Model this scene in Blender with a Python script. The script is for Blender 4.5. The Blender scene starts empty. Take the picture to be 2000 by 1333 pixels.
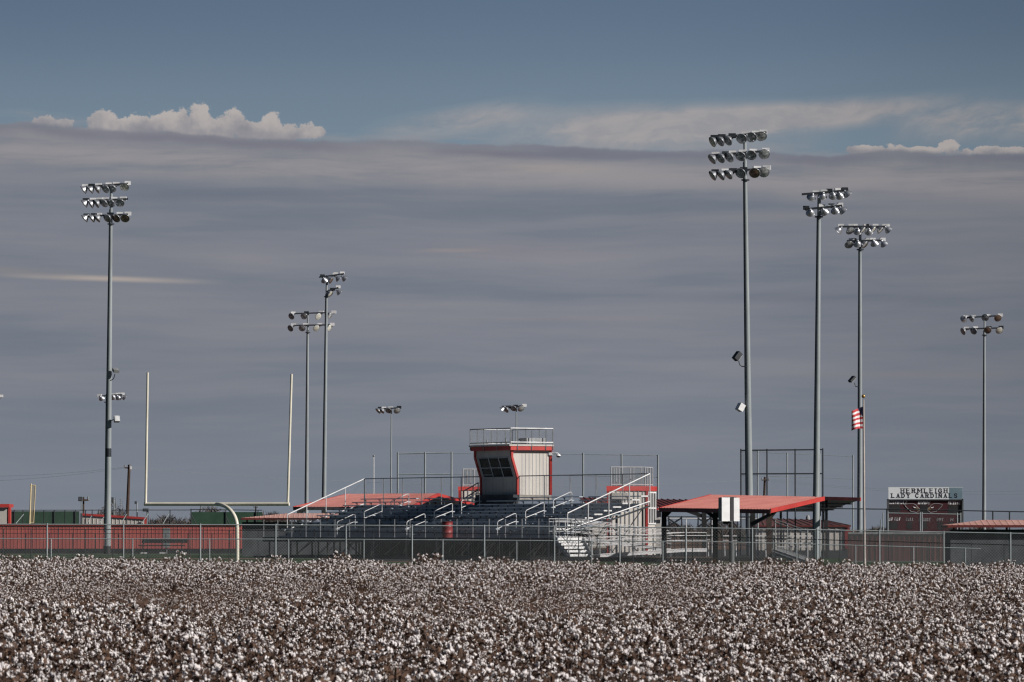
import bpy, math, random
from mathutils import Vector, Matrix
R = math.radians
rnd = random.Random(7)
sc = bpy.context.scene
col = sc.collection

# ------------------------------------------------------------------ camera
F = 10000.0; HOR = 1033.0; H = 1.75
pitch = math.atan((HOR - 666.5) / F)
cam_d = bpy.data.cameras.new('camera'); cam = bpy.data.objects.new('camera', cam_d); col.objects.link(cam)
cam.location = (0, 0, H); cam.rotation_euler = (R(90) + pitch, 0, 0)
cam_d.sensor_width = 36; cam_d.lens = 180; cam_d.clip_start = 1; cam_d.clip_end = 30000
cam_d.dof.use_dof = True; cam_d.dof.focus_distance = 250; cam_d.dof.aperture_fstop = 9
sc.camera = cam
CP, SP = math.cos(pitch), math.sin(pitch)

def at(px, py, Y):
    """point of the place seen in direction (px,py) that stands Y metres away"""
    a, b = (px - 1000) / F, (666.5 - py) / F
    dy = CP - b * SP; dz = SP + b * CP
    s = Y / dy
    return Vector((a * s, Y, H + dz * s))
def X(px, Y): return at(px, 1033, Y).x
def Z(py, Y): return at(1000, py, Y).z

def sst(t): t = max(0, min(1, t)); return t * t * (3 - 2 * t)
def g(x, y):
    w = 1 - max(0, min(1, (y - 235) / 35.0))
    return (-0.006 * max(-30, min(30, x)) - 0.26) * w

# ------------------------------------------------------------------ materials
MATS = {}
def srgb(r, g_, b):
    f = lambda c: (c / 255) / 12.92 if c / 255 <= .04045 else ((c / 255 + .055) / 1.055) ** 2.4
    return (f(r), f(g_), f(b), 1)
class NT:
    def __init__(s, m):
        s.m = m; m.use_nodes = True; s.t = m.node_tree; s.t.nodes.clear()
    def n(s, typ, **kw):
        nd = s.t.nodes.new(typ)
        for k, v in kw.items(): setattr(nd, k, v)
        return nd
    def set(s, nd, key, v):
        if hasattr(v, 'bl_idname') or isinstance(v, bpy.types.NodeSocket): s.t.links.new(v, nd.inputs[key])
        else: nd.inputs[key].default_value = v
    def math(s, op, a, b=None, c=None, clamp=False):
        nd = s.n('ShaderNodeMath', operation=op, use_clamp=clamp)
        for i, v in enumerate((a, b, c)):
            if v is not None: s.set(nd, i, v)
        return nd.outputs[0]
    def noise(s, vec, scale, detail=3, rough=.5, out=0):
        nd = s.n('ShaderNodeTexNoise'); s.set(nd, 'Vector', vec); nd.inputs['Scale'].default_value = scale
        nd.inputs['Detail'].default_value = detail; nd.inputs['Roughness'].default_value = rough
        return nd.outputs[out]
    def mix(s, f, a, b):
        nd = s.n('ShaderNodeMix', data_type='RGBA'); s.set(nd, 0, f); s.set(nd, 6, a); s.set(nd, 7, b); return nd.outputs[2]
    def ss(s, v, lo, hi):
        nd = s.n('ShaderNodeMapRange', interpolation_type='SMOOTHSTEP')
        s.set(nd, 0, v); s.set(nd, 1, lo); s.set(nd, 2, hi); return nd.outputs[0]

def mat(name, c, c2=None, rough=.6, metal=0., scale=3., bump=0., coat=0., spec=.5, stretch=(1, 1, 1), streak=0., thr=(.35, .65)):
    """painted / metal surface: base colour mottled with a second one, object-space wear"""
    if name in MATS: return MATS[name]
    m = bpy.data.materials.new(name); q = NT(m)
    tc = q.n('ShaderNodeTexCoord'); mp = q.n('ShaderNodeMapping'); q.t.links.new(tc.outputs['Object'], mp.inputs[0])
    mp.inputs['Scale'].default_value = stretch
    n1 = q.noise(mp.outputs[0], scale, 5, .6)
    f = q.ss(n1, thr[0], thr[1])
    c = tuple(c[:3]) + (1,); c2 = tuple((c2 or [v * .78 for v in c[:3]])[:3]) + (1,)
    colr = q.mix(f, c, c2)
    p = q.n('ShaderNodeBsdfPrincipled'); o = q.n('ShaderNodeOutputMaterial')
    q.t.links.new(colr, p.inputs['Base Color'])
    rr = q.math('MULTIPLY_ADD', n1, .25, max(0.02, rough - .12)); q.t.links.new(rr, p.inputs['Roughness'])
    p.inputs['Metallic'].default_value = metal; p.inputs['Coat Weight'].default_value = coat
    p.inputs['Specular IOR Level'].default_value = spec
    if bump:
        b = q.n('ShaderNodeBump'); b.inputs['Strength'].default_value = bump; b.inputs['Distance'].default_value = .02
        q.t.links.new(q.noise(mp.outputs[0], scale * 8, 4), b.inputs['Height']); q.t.links.new(b.outputs[0], p.inputs['Normal'])
    q.t.links.new(p.outputs[0], o.inputs[0])
    MATS[name] = m; return m

def link_mat(name, c, size=.07, w=.09, rough=.5, metal=.6):
    """woven wire: diamond pattern in metres along the panel, open between the wires"""
    if name in MATS: return MATS[name]
    m = bpy.data.materials.new(name); q = NT(m)
    uv = q.n('ShaderNodeUVMap'); sp = q.n('ShaderNodeSeparateXYZ'); q.t.links.new(uv.outputs[0], sp.inputs[0])
    def band(sign):
        a = q.math('MULTIPLY_ADD', sp.outputs[1], sign, sp.outputs[0]); a = q.math('DIVIDE', a, size)
        a = q.math('FRACT', a); a = q.math('SUBTRACT', a, .5); a = q.math('ABSOLUTE', a); return q.math('LESS_THAN', a, w)
    k = q.math('MAXIMUM', band(1), band(-1))
    p = q.n('ShaderNodeBsdfPrincipled'); p.inputs['Base Color'].default_value = tuple(c[:3]) + (1,)
    p.inputs['Roughness'].default_value = rough; p.inputs['Metallic'].default_value = metal
    tr = q.n('ShaderNodeBsdfTransparent'); mx = q.n('ShaderNodeMixShader'); o = q.n('ShaderNodeOutputMaterial')
    q.t.links.new(k, mx.inputs[0]); q.t.links.new(tr.outputs[0], mx.inputs[1]); q.t.links.new(p.outputs[0], mx.inputs[2])
    q.t.links.new(mx.outputs[0], o.inputs[0]); MATS[name] = m; return m

M_galv = mat('galvanised_steel', (.31, .345, .355), (.24, .27, .28), rough=.55, metal=.0, scale=1.2, stretch=(1, 1, .35))
M_dark = mat('dark_steel', (.035, .042, .05), (.02, .025, .03), rough=.5, metal=.2)
M_alu = mat('mill_aluminium', (.70, .70, .70), (.58, .58, .59), rough=.45, metal=.1, scale=2)
M_alug = mat('weathered_aluminium', (.36, .37, .38), (.25, .26, .27), rough=.5, metal=.4)
M_seat = mat('blue_grey_seat_plank', (.52, .57, .62), (.43, .48, .53), rough=.6, scale=1.5, stretch=(.3, .3, 3))
M_slate = mat('slate_blue_plank', (.34, .39, .45), (.26, .305, .36), rough=.62, scale=1.5, stretch=(.3, .3, 3))
M_cream = mat('cream_siding', (.60, .56, .51), (.50, .47, .43), rough=.55, scale=.9, stretch=(1, 1, .2))
M_trim = mat('red_trim', (.52, .055, .045), (.40, .04, .035), rough=.45, scale=1)
M_roof = mat('faded_red_roof', (.43, .165, .14), (.36, .125, .105), rough=.6, scale=.8, stretch=(1, 1, 1))
M_roof2 = mat('pale_pink_roof', (.58, .34, .29), (.48, .25, .21), rough=.6, scale=.8)
M_roof3 = mat('maroon_roof', (.17, .035, .03), (.11, .025, .022), rough=.5, scale=2)
M_redwall = mat('red_wall_steel', (.50, .125, .105), (.41, .095, .085), rough=.55, scale=.6, stretch=(1, 1, .5))
M_maroon = mat('maroon_wall_steel', (.22, .045, .045), (.15, .03, .032), rough=.55, scale=.9)
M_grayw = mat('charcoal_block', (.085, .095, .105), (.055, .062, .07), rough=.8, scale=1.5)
M_goal = mat('cream_gloss_paint', (.80, .76, .64), (.70, .66, .55), rough=.35, scale=2, coat=.2)
M_yel = mat('yellow_paint', (.78, .64, .38), (.68, .54, .3), rough=.5)
M_black = mat('black_paint', (.012, .012, .014), (.02, .02, .022), rough=.6)
M_brown = mat('brown_steel', (.07, .045, .035), (.045, .03, .024), rough=.6)
M_wood = mat('creosoted_wood', (.085, .05, .035), (.04, .026, .02), rough=.85, scale=6, stretch=(4, 4, .4), bump=.4)
M_green = mat('green_windscreen', (.035, .085, .05), (.022, .062, .036), rough=.8, scale=.8)
M_white = mat('white_paint', (.80, .80, .80), (.70, .70, .70), rough=.45)
M_glass = mat('dark_window_glass', (.012, .014, .013), (.02, .022, .02), rough=.25, spec=.12)
M_winfr = mat('grey_window_frame', (.46, .47, .49), (.38, .39, .41), rough=.5)
M_refl = mat('spun_aluminium', (.55, .57, .61), (.38, .40, .44), rough=.4, metal=.8, scale=6)
M_lens = [mat('lens_smoke', (.36, .40, .43), (.11, .13, .14), rough=.2, coat=.6, scale=5),
          mat('lens_grey', (.58, .60, .60), (.22, .24, .24), rough=.22, coat=.6, scale=6),
          mat('lens_brown', (.22, .15, .11), (.11, .08, .06), rough=.3, coat=.3, scale=6),
          mat('lens_pale', (.80, .80, .72), (.45, .46, .40), rough=.25, coat=.6, scale=7)]
M_gold = mat('gold_ball', (.55, .33, .10), (.45, .26, .08), rough=.3, metal=.7)
M_barrel = mat('red_barrel', (.30, .035, .035), (.22, .03, .03), rough=.5)
M_conc = mat('pale_concrete', (.36, .33, .30), (.26, .24, .22), rough=.9, scale=2)
M_soffit = mat('grey_roof_underside', (.42, .45, .44), (.32, .34, .34), rough=.6, stretch=(.4, 3, 1))
M_link = link_mat('chain_link', (.46, .48, .48), .085, .085)
M_linkd = link_mat('dark_chain_link', (.10, .11, .12), .1, .018)
M_linkf = link_mat('fine_chain_link', (.24, .26, .27), .09, .02)
M_linkc = link_mat('cage_wire', (.20, .22, .23), .06, .09)
M_linky = link_mat('foul_pole_wire', (.40, .34, .22), .06, .17, metal=.1)

# ------------------------------------------------------------------ mesh helper
WM = {}
class MB:
    def __init__(s): s.v = []; s.f = []; s.uv = {}
    def add(s, vs, fs):
        b = len(s.v); s.v += [Vector(v) for v in vs]; s.f += [tuple(b + i for i in f) for f in fs]
    def box(s, c, size, rot=None):
        c = Vector(c); M_ = rot or Matrix.Identity(3); h = [d / 2 for d in size]
        vs = [c + M_ @ Vector((sx * h[0], sy * h[1], sz * h[2])) for sx in (-1, 1) for sy in (-1, 1) for sz in (-1, 1)]
        s.add(vs, [(0, 1, 3, 2), (4, 6, 7, 5), (0, 4, 5, 1), (2, 3, 7, 6), (0, 2, 6, 4), (1, 5, 7, 3)])
    def bar(s, a, b, w, h, up=(0, 0, 1)):
        a = Vector(a); b = Vector(b); d = (b - a); L = d.length; d.normalize(); up = Vector(up)
        if abs(d.dot(up)) > .98: up = Vector((0, 1, 0))
        sd = d.cross(up).normalized(); u2 = sd.cross(d).normalized()
        s.box((a + b) / 2, (L, w, h), Matrix((d, sd, u2)).transposed())
    def tube(s, a, b, r0, r1=None, n=8, cap=True):
        s.path([a, b], [r0, r0 if r1 is None else r1], n, cap)
    def path(s, pts, r, n=8, cap=True):
        pts = [Vector(p) for p in pts]; k = len(pts)
        rs = r if isinstance(r, (list, tuple)) else [r] * k
        b = len(s.v); prev = None
        for i, p in enumerate(pts):
            d = ((pts[min(i + 1, k - 1)] - pts[max(i - 1, 0)])).normalized()
            ref = Vector((0, 0, 1)) if abs(d.z) < .95 else Vector((0, 1, 0))
            if prev is None: a1 = d.cross(ref).normalized()
            else: a1 = (prev - d * prev.dot(d)).normalized()
            prev = a1; a2 = d.cross(a1)
            for j in range(n):
                t = 2 * math.pi * j / n; s.v.append(p + (a1 * math.cos(t) + a2 * math.sin(t)) * rs[i])
        for i in range(k - 1):
            for j in range(n):
                s.f.append((b + i * n + j, b + i * n + (j + 1) % n, b + (i + 1) * n + (j + 1) % n, b + (i + 1) * n + j))
        if cap: s.f.append(tuple(b + j for j in range(n))[::-1]); s.f.append(tuple(b + (k - 1) * n + j for j in range(n)))
    def lathe(s, prof, n=16, M_=None):
        M_ = M_ or Matrix.Identity(4); b = len(s.v); k = len(prof)
        for r, z in prof:
            for j in range(n):
                t = 2 * math.pi * j / n; s.v.append(M_ @ Vector((r * math.cos(t), r * math.sin(t), z)))
        for i in range(k - 1):
            for j in range(n): s.f.append((b + i * n + j, b + i * n + (j + 1) % n, b + (i + 1) * n + (j + 1) % n, b + (i + 1) * n + j))
    def quad(s, a, b, c, d, uv=None):
        if uv: s.uv[len(s.f)] = uv
        s.add([a, b, c, d], [(0, 1, 2, 3)])
    def panel(s, a, b, z0a, z0b, z1a, z1b):
        """vertical sheet with uv in metres"""
        L = (Vector(b[:2]) - Vector(a[:2])).length
        s.quad((a[0], a[1], z0a), (b[0], b[1], z0b), (b[0], b[1], z1b), (a[0], a[1], z1a), [(0, z0a), (L, z0b), (L, z1b), (0, z1a)])
    def slab(s, pts, th):
        """polygon pts (top) thickened downwards"""
        pts = [Vector(p) for p in pts]; n = len(pts); lo = [p - Vector((0, 0, th)) for p in pts]
        s.add(pts + lo, [tuple(range(n)), tuple(range(2 * n - 1, n - 1, -1))] + [(i, i + n, (i + 1) % n + n, (i + 1) % n) for i in range(n)])
    def prism(s, pts, off):
        pts = [Vector(p) for p in pts]; n = len(pts); off = Vector(off)
        s.add(pts + [p + off for p in pts], [tuple(range(n))[::-1], tuple(range(n, 2 * n))] + [(i, (i + 1) % n, (i + 1) % n + n, i + n) for i in range(n)])
    def ribbed(s, a, b, up, period, depth, nrm, duty=.25, dvec=None):
        """profiled sheet from a to b, running along vector up, ribs standing out along nrm"""
        a = Vector(a); b = Vector(b); up = Vector(up); nrm = Vector(nrm).normalized(); L = (b - a).length; d = (b - a) / L
        ts = []; x = 0
        while x < L:
            w = period * duty
            for dx, h in ((0, 0), (period - w, 0), (period - w * .75, depth), (period - w * .25, depth)):
                if x + dx <= L: ts.append((x + dx, h))
            x += period
        ts.append((L, 0)); base = len(s.v)
        for t, h in ts:
            p = a + d * t + nrm * h; s.v.append(p); s.v.append(p + up)
        for i in range(len(ts) - 1): s.f.append((base + 2 * i, base + 2 * i + 2, base + 2 * i + 3, base + 2 * i + 1))
    def build(s, name, m, parent=None, smooth=False, origin=None):
        me = bpy.data.meshes.new(name)
        if parent is not None: inv = WM[parent.name].inverted()
        else:
            if origin is None:
                n = len(s.v); xs = [v.x for v in s.v]; ys = [v.y for v in s.v]; zs = [v.z for v in s.v]
                origin = ((min(xs) + max(xs)) / 2, (min(ys) + max(ys)) / 2, min(zs))
            inv = Matrix.Translation(-Vector(origin))
        me.from_pydata([inv @ v for v in s.v], [], s.f)
        if s.uv:
            l = me.uv_layers.new(name='UVMap')
            for fi, uv in s.uv.items():
                for k, li in enumerate(me.polygons[fi].loop_indices): l.data[li].uv = uv[k]
        if smooth:
            for p in me.polygons: p.use_smooth = True
        me.materials.append(m)
        o = bpy.data.objects.new(name, me); col.objects.link(o)
        if parent is not None: o.parent = parent; WM[o.name] = WM[parent.name]
        else: o.location = origin; WM[o.name] = Matrix.Translation(Vector(origin))
        if smooth:
            try:
                me.set_sharp_from_angle(angle=R(40))
            except Exception: pass
        return o

def thing(name, label, cat, loc, rz=0, group=None):
    o = bpy.data.objects.new(name, None); o.empty_display_size = .3; col.objects.link(o)
    o.location = loc; o.rotation_euler = (0, 0, rz)
    WM[o.name] = Matrix.Translation(Vector(loc)) @ Matrix.Rotation(rz, 4, 'Z')
    return tag(o, label, cat, group)
def tag(o, label, cat, group=None, kind=None):
    o['label'] = label; o['category'] = cat
    if group: o['group'] = group
    if kind: o['kind'] = kind
    return o
def struct(o): o['kind'] = 'structure'; return o

# ------------------------------------------------------------------ ground
def ground_mat(name, c, c2, scale, c3=None, rough=.95):
    m = bpy.data.materials.new(name); q = NT(m); tc = q.n('ShaderNodeTexCoord')
    n1 = q.noise(tc.outputs['Object'], scale, 6, .65); n2 = q.noise(tc.outputs['Object'], scale * .06, 3, .5)
    cc = q.mix(q.ss(n1, .35, .65), tuple(c) + (1,), tuple(c2) + (1,))
    if c3: cc = q.mix(q.ss(n2, .45, .6), cc, tuple(c3) + (1,))
    p = q.n('ShaderNodeBsdfPrincipled'); q.t.links.new(cc, p.inputs['Base Color']); p.inputs['Roughness'].default_value = rough
    p.inputs['Specular IOR Level'].default_value = .1
    b = q.n('ShaderNodeBump'); b.inputs['Strength'].default_value = .6; b.inputs['Distance'].default_value = .05
    q.t.links.new(n1, b.inputs['Height']); q.t.links.new(b.outputs[0], p.inputs['Normal'])
    o = q.n('ShaderNodeOutputMaterial'); q.t.links.new(p.outputs[0], o.inputs[0]); return m
G_soil = ground_mat('bare_soil', (.12, .07, .05), (.075, .045, .034), 3, (.14, .09, .066))
G_turf = ground_mat('field_turf', (.035, .062, .028), (.025, .048, .022), 2, (.04, .065, .03))
G_asph = ground_mat('asphalt', (.04, .042, .045), (.03, .032, .034), 4)
G_line = ground_mat('line_paint', (.55, .55, .54), (.42, .42, .42), 5)
G_redl = ground_mat('red_running_lane', (.26, .10, .09), (.20, .075, .07), 3)
G_pink = ground_mat('tan_walk', (.30, .22, .19), (.24, .18, .15), 2)

XS = [-6000, -1500, -400, -150, -80, -50, -30, 0, 30, 50, 80, 150, 400, 1500, 6000]
YS = [-200, 0, 30, 60, 120, 180, 220, 235, 270, 300, 340, 400, 600, 1200, 3000, 9000]
def sheet(name, x0, x1, y0, y1, dz, m):
    xs = sorted({x0, x1} | {x for x in XS if x0 < x < x1}); ys = sorted({y0, y1} | {y for y in YS if y0 < y < y1})
    b = MB(); nx = len(xs)
    vs = [(x, y, g(x, y) + dz) for y in ys for x in xs]
    fs = [(j * nx + i, j * nx + i + 1, (j + 1) * nx + i + 1, (j + 1) * nx + i) for j in range(len(ys) - 1) for i in range(nx - 1)]
    b.add(vs, fs); return struct(b.build(name, m, origin=(0, 0, 0)))
sheet('ground', -6000, 6000, -200, 9000, 0, G_soil)
sheet('grass_verge', -80, 80, 221.5, 270, .004, G_turf)
sheet('football_turf', -90, -11, 270, 361, .004, G_turf)
sheet('asphalt_apron', -11, 30, 276, 430, .004, G_asph)
sheet('asphalt_apron', -45, -11, 361, 430, .004, G_asph)
sheet('outfield_grass', 15, 120, 262, 300, .008, G_turf)
sheet('sideline', -70, -13, 349.5, 351, .008, G_line)
sheet('sideline', -70, -14, 324, 325, .008, G_line)
sheet('running_lane', -70, -13, 294, 298, .008, G_redl)
sheet('sideline', -70, -10, 300, 300.6, .008, G_line)
# ------------------------------------------------------------------ fences
def fence(label, pts, px_posts=None, base=None, rail_m=None, link=None, rr=.022, pr=.03, mid=None, group=None, cat='fence', bottom=None, name='chain_link_fence', post_m=None, over=.05):
    """pts: list of (px, py_top, Y) along the top rail; posts at given px"""
    rail_m = rail_m or M_galv; post_m = post_m or rail_m
    P = [at(*p) for p in pts]
    m0 = P[len(P) // 2]
    t = thing(name, label, cat, (m0.x, m0.y, g(m0.x, m0.y)), 0, group)
    b = MB(); b.path(P, rr, 6); b.build('top_rail', rail_m, t)
    if link:
        b = MB()
        for a, c in zip(P, P[1:]):
            b.panel(a, c, g(a.x, a.y) + .03, g(c.x, c.y) + .03, a.z, c.z)
        b.build('wire_mesh', link, t)
    def on(px):
        for (a, c), (pa, pc) in zip(zip(P, P[1:]), zip(pts, pts[1:])):
            if pa[0] <= px <= pc[0] or (a is P[0] and px < pa[0]) or (c is P[-1] and px > pc[0]):
                # intersect vertical plane of px with segment
                k = (px - 1000) / F / CP
                den = (c.x - a.x) - k * (c.y - a.y); s_ = (k * a.y - a.x) / den if abs(den) > 1e-9 else 0
                return a + (c - a) * s_
        return P[-1]
    if px_posts:
        for px in px_posts:
            p = on(px); z0 = g(p.x, p.y)
            b = MB(); b.tube((p.x, p.y, z0 - .05), (p.x, p.y, p.z + over), pr, pr, 8)
            b.build('post', post_m, t)
    if mid is not None:
        b = MB(); b.path([Vector((p.x, p.y, g(p.x, p.y) + (p.z - g(p.x, p.y)) * mid)) for p in P], rr * .9, 6); b.build('middle_rail', rail_m, t)
    return t
M_linkn = link_mat('near_chain_link', (.30, .31, .31), .13, .03)
M_linkl = link_mat('low_chain_link', (.28, .29, .29), .13, .024)
fence('tall chain link fence with galvanised top rail right behind the cotton', [(-160, 1023, 225), (0, 1024.5, 225), (470, 1025.5, 225), (1000, 1028, 225), (1400, 1032, 225), (2000, 1042.5, 225), (2180, 1046, 225)],
      [-62, 93, 242, 392, 539, 676, 805, 946, 1082.5, 1210, 1339, 1468.6, 1595, 1716.6, 1841.8, 1972, 2100], link=M_linkn, rr=.028, pr=.036)
fence('low pale fence just behind the tall chain link fence', [(-160, 1052, 229), (0, 1052.5, 229), (700, 1054, 229), (1400, 1058.5, 229), (1916, 1072, 229)],
      [-50, 101, 260, 410, 564, 711, 865, 1009, 1155, 1294, 1432, 1555, 1670, 1783, 1884], rr=.024, pr=.03, link=M_linkl, over=0)
fence('low dark track fence crossing in front of the grandstand', [(-160, 1033, 292), (0, 1033.5, 292), (470, 1036, 290), (1000, 1043, 275), (1440, 1050, 262), (2000, 1065.5, 246), (2150, 1069, 243)],
      [8, 62, 115, 168, 222, 290, 372, 398, 448, 505, 617, 730, 793, 853, 914, 975, 1035, 1130, 1166, 1236, 1298, 1352, 1440, 1512, 1558, 1640, 1735, 1814, 1896, 1960], rail_m=M_dark, rr=.024, pr=.026, link=M_linkd, over=0)
fence('dark inner rail fence in front of the red outfield wall', [(-160, 1042, 340), (0, 1042, 340), (470, 1043, 340)],
      [52, 98, 143, 187, 233, 282, 325, 368, 415, 452], rail_m=M_dark, rr=.02, pr=.024, over=0, link=M_linkf)
# tall outfield fence above the red wall, with braces
tf = fence('dark tall outfield fence with slanting braces above the red wall', [(-160, 996, 380), (0, 997, 380), (375, 996.5, 380)],
      [5, 46, 87, 128, 168, 181, 208, 247, 290, 333, 374], rail_m=M_dark, rr=.03, pr=.035, link=M_linkf, over=.02)
for (a, c) in (((-5, 1018), (5, 1005)), ((31, 1023), (46, 1005)), ((168, 1026), (179, 1008)), ((190, 1026), (205, 1008)), ((235, 1026), (247, 1005)), ((277, 1022), (290, 1004)), ((318, 1024), (330, 1004))):
    b = MB(); b.tube(at(a[0], a[1], 377), at(c[0], c[1], 379.9), .028); b.build('brace', M_galv, tf)

# green windscreens
def windscreen(label, x0, x1, py0, Y, seams):
    t = thing('windscreen', label, 'windscreen', (X((x0 + x1) / 2, Y), Y, 0), 0, 'green windscreens behind the outfield')
    b = MB(); a = at(x0, py0, Y); c = at(x1, py0, Y); b.box(((a.x + c.x) / 2, Y, a.z / 2 + .05), (c.x - a.x, .03, a.z - .1)); b.build('screen_cloth', M_green, t)
    for px in seams:
        b = MB(); p = at(px, py0, Y - .06); b.tube((p.x, Y - .06, 0), (p.x, Y - .06, a.z + .1), .035); b.build('post', M_dark, t)
windscreen('long green windscreen behind the yellow foul pole', 6, 155, 999, 390, [28, 66, 106, 147])
windscreen('short green windscreen behind the goal post crossbar', 374, 512, 1000.5, 390, [441, 500])
st_ = thing('screen_support', 'dark braced steel supports before the short green windscreen', 'support', (X(441, 388.6), 388.6, 0))
for q_, r_ in (((373, 994), (373, 1026)), ((441, 996), (441, 1025)), ((373, 1004), (383, 1024)), ((441, 1008), (449, 1026)), ((504, 997), (504, 1030))):
    b = MB(); b.tube(at(q_[0], q_[1], 388.6), at(r_[0], r_[1], 388.6), .035); b.build('post' if q_[0] == r_[0] else 'brace', M_dark, st_)
b = MB(); b.tube(at(373, 995.5, 388.6), at(512, 997, 388.6), .03); b.build('top_rail', M_dark, st_)

# red outfield wall
Yw = 361
t = thing('outfield_wall', 'long bright red ribbed steel outfield wall with black foot', 'wall', (X(235, Yw), Yw, 0))
x0, x1 = X(-160, Yw), X(473, Yw); z0, z1 = Z(1072, Yw), Z(1026.5, Yw)
b = MB(); b.ribbed((x0, Yw, z0), (x1, Yw, z0), (0, 0, z1 - z0), .262, .02, (0, -1, 0), .14); b.build('wall_panels', M_redwall, t)
b = MB(); b.box(((x0 + x1) / 2, Yw + .1, (z1 + z0) / 2), (x1 - x0, .12, z1 - z0 - .02)); b.build('wall_frame', M_redwall, t)
b = MB(); b.box(((x0 + x1) / 2, Yw - .03, z0 / 2), (x1 - x0, .25, z0)); b.build('foot_board', M_black, t)
b = MB(); b.bar((x0, Yw - .02, z1 + .02), (x1, Yw - .02, z1 + .02), .16, .05); b.build('cap', M_trim, t)
b = MB(); a = at(318, 1032, 357.5); c = at(331, 1070, 357.5); b.box(((a.x + c.x) / 2, 358, (a.z + c.z) / 2), (c.x - a.x, .35, a.z - c.z)); b.box(((a.x + c.x) / 2, 358, c.z / 2), (.1, .1, c.z))
tag(b.build('utility_box', M_alug), 'tall grey metal box on the red wall behind the bench', 'cabinet')

# ------------------------------------------------------------------ dugouts
def shed(name, label, cat, wall, roof_pts, th, walls_m, roof_m, Y, posts=(), depth=3.):
    """wall=(px0,px1,py_top,py_bot); roof_pts in world"""
    pass
def dugout(label, px0, px1, py_top, Y, eave_py, ridge_py, ridge_dx, px_tip, vent=True):
    t = thing('dugout', label, 'dugout', (X((px0 + px1) / 2, Y), Y, g(X((px0 + px1) / 2, Y), Y)), 0, 'charcoal dugouts with pale red roofs')
    x0, x1 = X(px0, Y), X(px1, Y); zt = Z(py_top, Y); zb = min(g(x0, Y), g(x1, Y)) - .02
    b = MB(); b.box(((x0 + x1) / 2, Y, (zt + zb) / 2), (x1 - x0, .2, zt - zb)); b.box((x0 + .1, Y + 1.5, (zt + zb) / 2), (.2, 2.8, zt - zb)); b.box((x1 - .1, Y + 1.5, (zt + zb) / 2), (.2, 2.8, zt - zb))
    b.build('wall', M_grayw, t)
    b = MB(); b.box(((x0 + x1) / 2, Y, zt + .03), (x1 - x0, .26, .06)); b.build('wall_cap', M_black, t)
    # hipped roof
    ze = Z(eave_py, Y - .4); zr = Z(ridge_py, Y + 1.6); xa, xb = X(px_tip, Y - .4), x1 + .8; rd = ridge_dx
    A = Vector((xa, Y - .5, ze)); B = Vector((xb, Y - .5, ze)); Cc = Vector((xb, Y + 3.2, ze)); D = Vector((xa, Y + 3.2, ze))
    E = Vector((xa + rd, Y + 1.35, zr)); Fp = Vector((xb - .2, Y + 1.35, zr))
    b = MB(); n = max(2, int((xb - xa) / .3)); th = Vector((0, 0, -.06))
    # ribbed front slope as strips
    for i in range(n):
        t0, t1 = i / n, (i + 1) / n; a0 = A.lerp(B, t0); a1 = A.lerp(B, t1)
        def top(p):
            if p.x < E.x: return E.lerp(A, (E.x - p.x) / rd)
            return Vector((min(p.x, Fp.x), E.y, zr))
        h = .018; am = a0.lerp(a1, .25)
        b.add([a0, a0.lerp(a1, .7), top(a0.lerp(a1, .7)), top(a0)], [(0, 1, 2, 3)])
        b.add([a0.lerp(a1, .7), a0.lerp(a1, .85) + Vector((0, 0, h)), top(a0.lerp(a1, .85)) + Vector((0, 0, h)), top(a0.lerp(a1, .7))], [(0, 1, 2, 3)])
        b.add([a0.lerp(a1, .85) + Vector((0, 0, h)), a1, top(a1), top(a0.lerp(a1, .85)) + Vector((0, 0, h))], [(0, 1, 2, 3)])
    b.add([D, A, E], [(0, 1, 2)]); b.add([Cc, D, E, Fp], [(0, 1, 2, 3)]); b.add([B, Cc, Fp], [(0, 1, 2)])
    b.build('roof', M_roof2, t)
    b = MB(); b.bar(A - Vector((0, 0, .06)), B - Vector((0, 0, .06)), .05, .12); b.bar(A + Vector((0, .02, -.06)), D - Vector((0, 0, .06)), .05, .12); b.build('fascia', M_roof3, t)
    k = xa + .35
    while k < x1:
        b = MB(); b.box((k, Y + .02, (ze + zt) / 2), (.1, .1, max(.05, ze - zt - .02))); b.build('roof_post', M_roof3, t); k += 2.6
dugout('charcoal dugout with pale red roof beside the red wall and grandstand', 473, 720, 1022, 322, 1012, 1003, 2.9, 471)
dugout('charcoal dugout with pink tin roof near the scoreboard', 1856, 2110, 1037, 251, 1026, 1016, 1.9, 1850)

# maroon wall near scoreboard
Yw = 264; t = thing('outfield_wall', 'maroon ribbed steel wall with grey screen below the scoreboard', 'wall', (X(1755, Yw), Yw, g(X(1755, Yw), Yw)))
x0, x1 = X(1656, Yw), X(1856, Yw); z0, z1 = Z(1098, Yw), Z(1043, Yw)
b = MB(); b.ribbed((x0, Yw, z0), (x1, Yw, z0), (0, 0, z1 - z0), .30, .05, (0, -1, 0), .3); b.build('wall_panels', M_maroon, t)
b = MB(); b.bar((x0, Yw - .1, z1 + .03), (x1, Yw - .1, z1 + .03), .2, .1); b.bar((x0, Yw - .1, z0 + .03), (x1, Yw - .1, z0 + .03), .1, .05); b.build('rail', M_alug, t)
for px in range(1660, 1860, 10):
    pass
b = MB()
for i in range(19):
    px = 1664 + i * 10.2
    b.box((X(px, Yw - .12), Yw - .12, (z0 + z1) / 2 - .04), (.035, .03, (z1 - z0) * .92))
b.build('battens', mat('red_batten', (.40, .09, .08), (.30, .07, .06)), t)
b = MB(); b.panel((x0, Yw - .2), (x1, Yw - .2), z0, z0, z1, z1); b.build('grey_screen', link_mat('grey_screen_wire', (.20, .21, .21), .06, .13), t)

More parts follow.
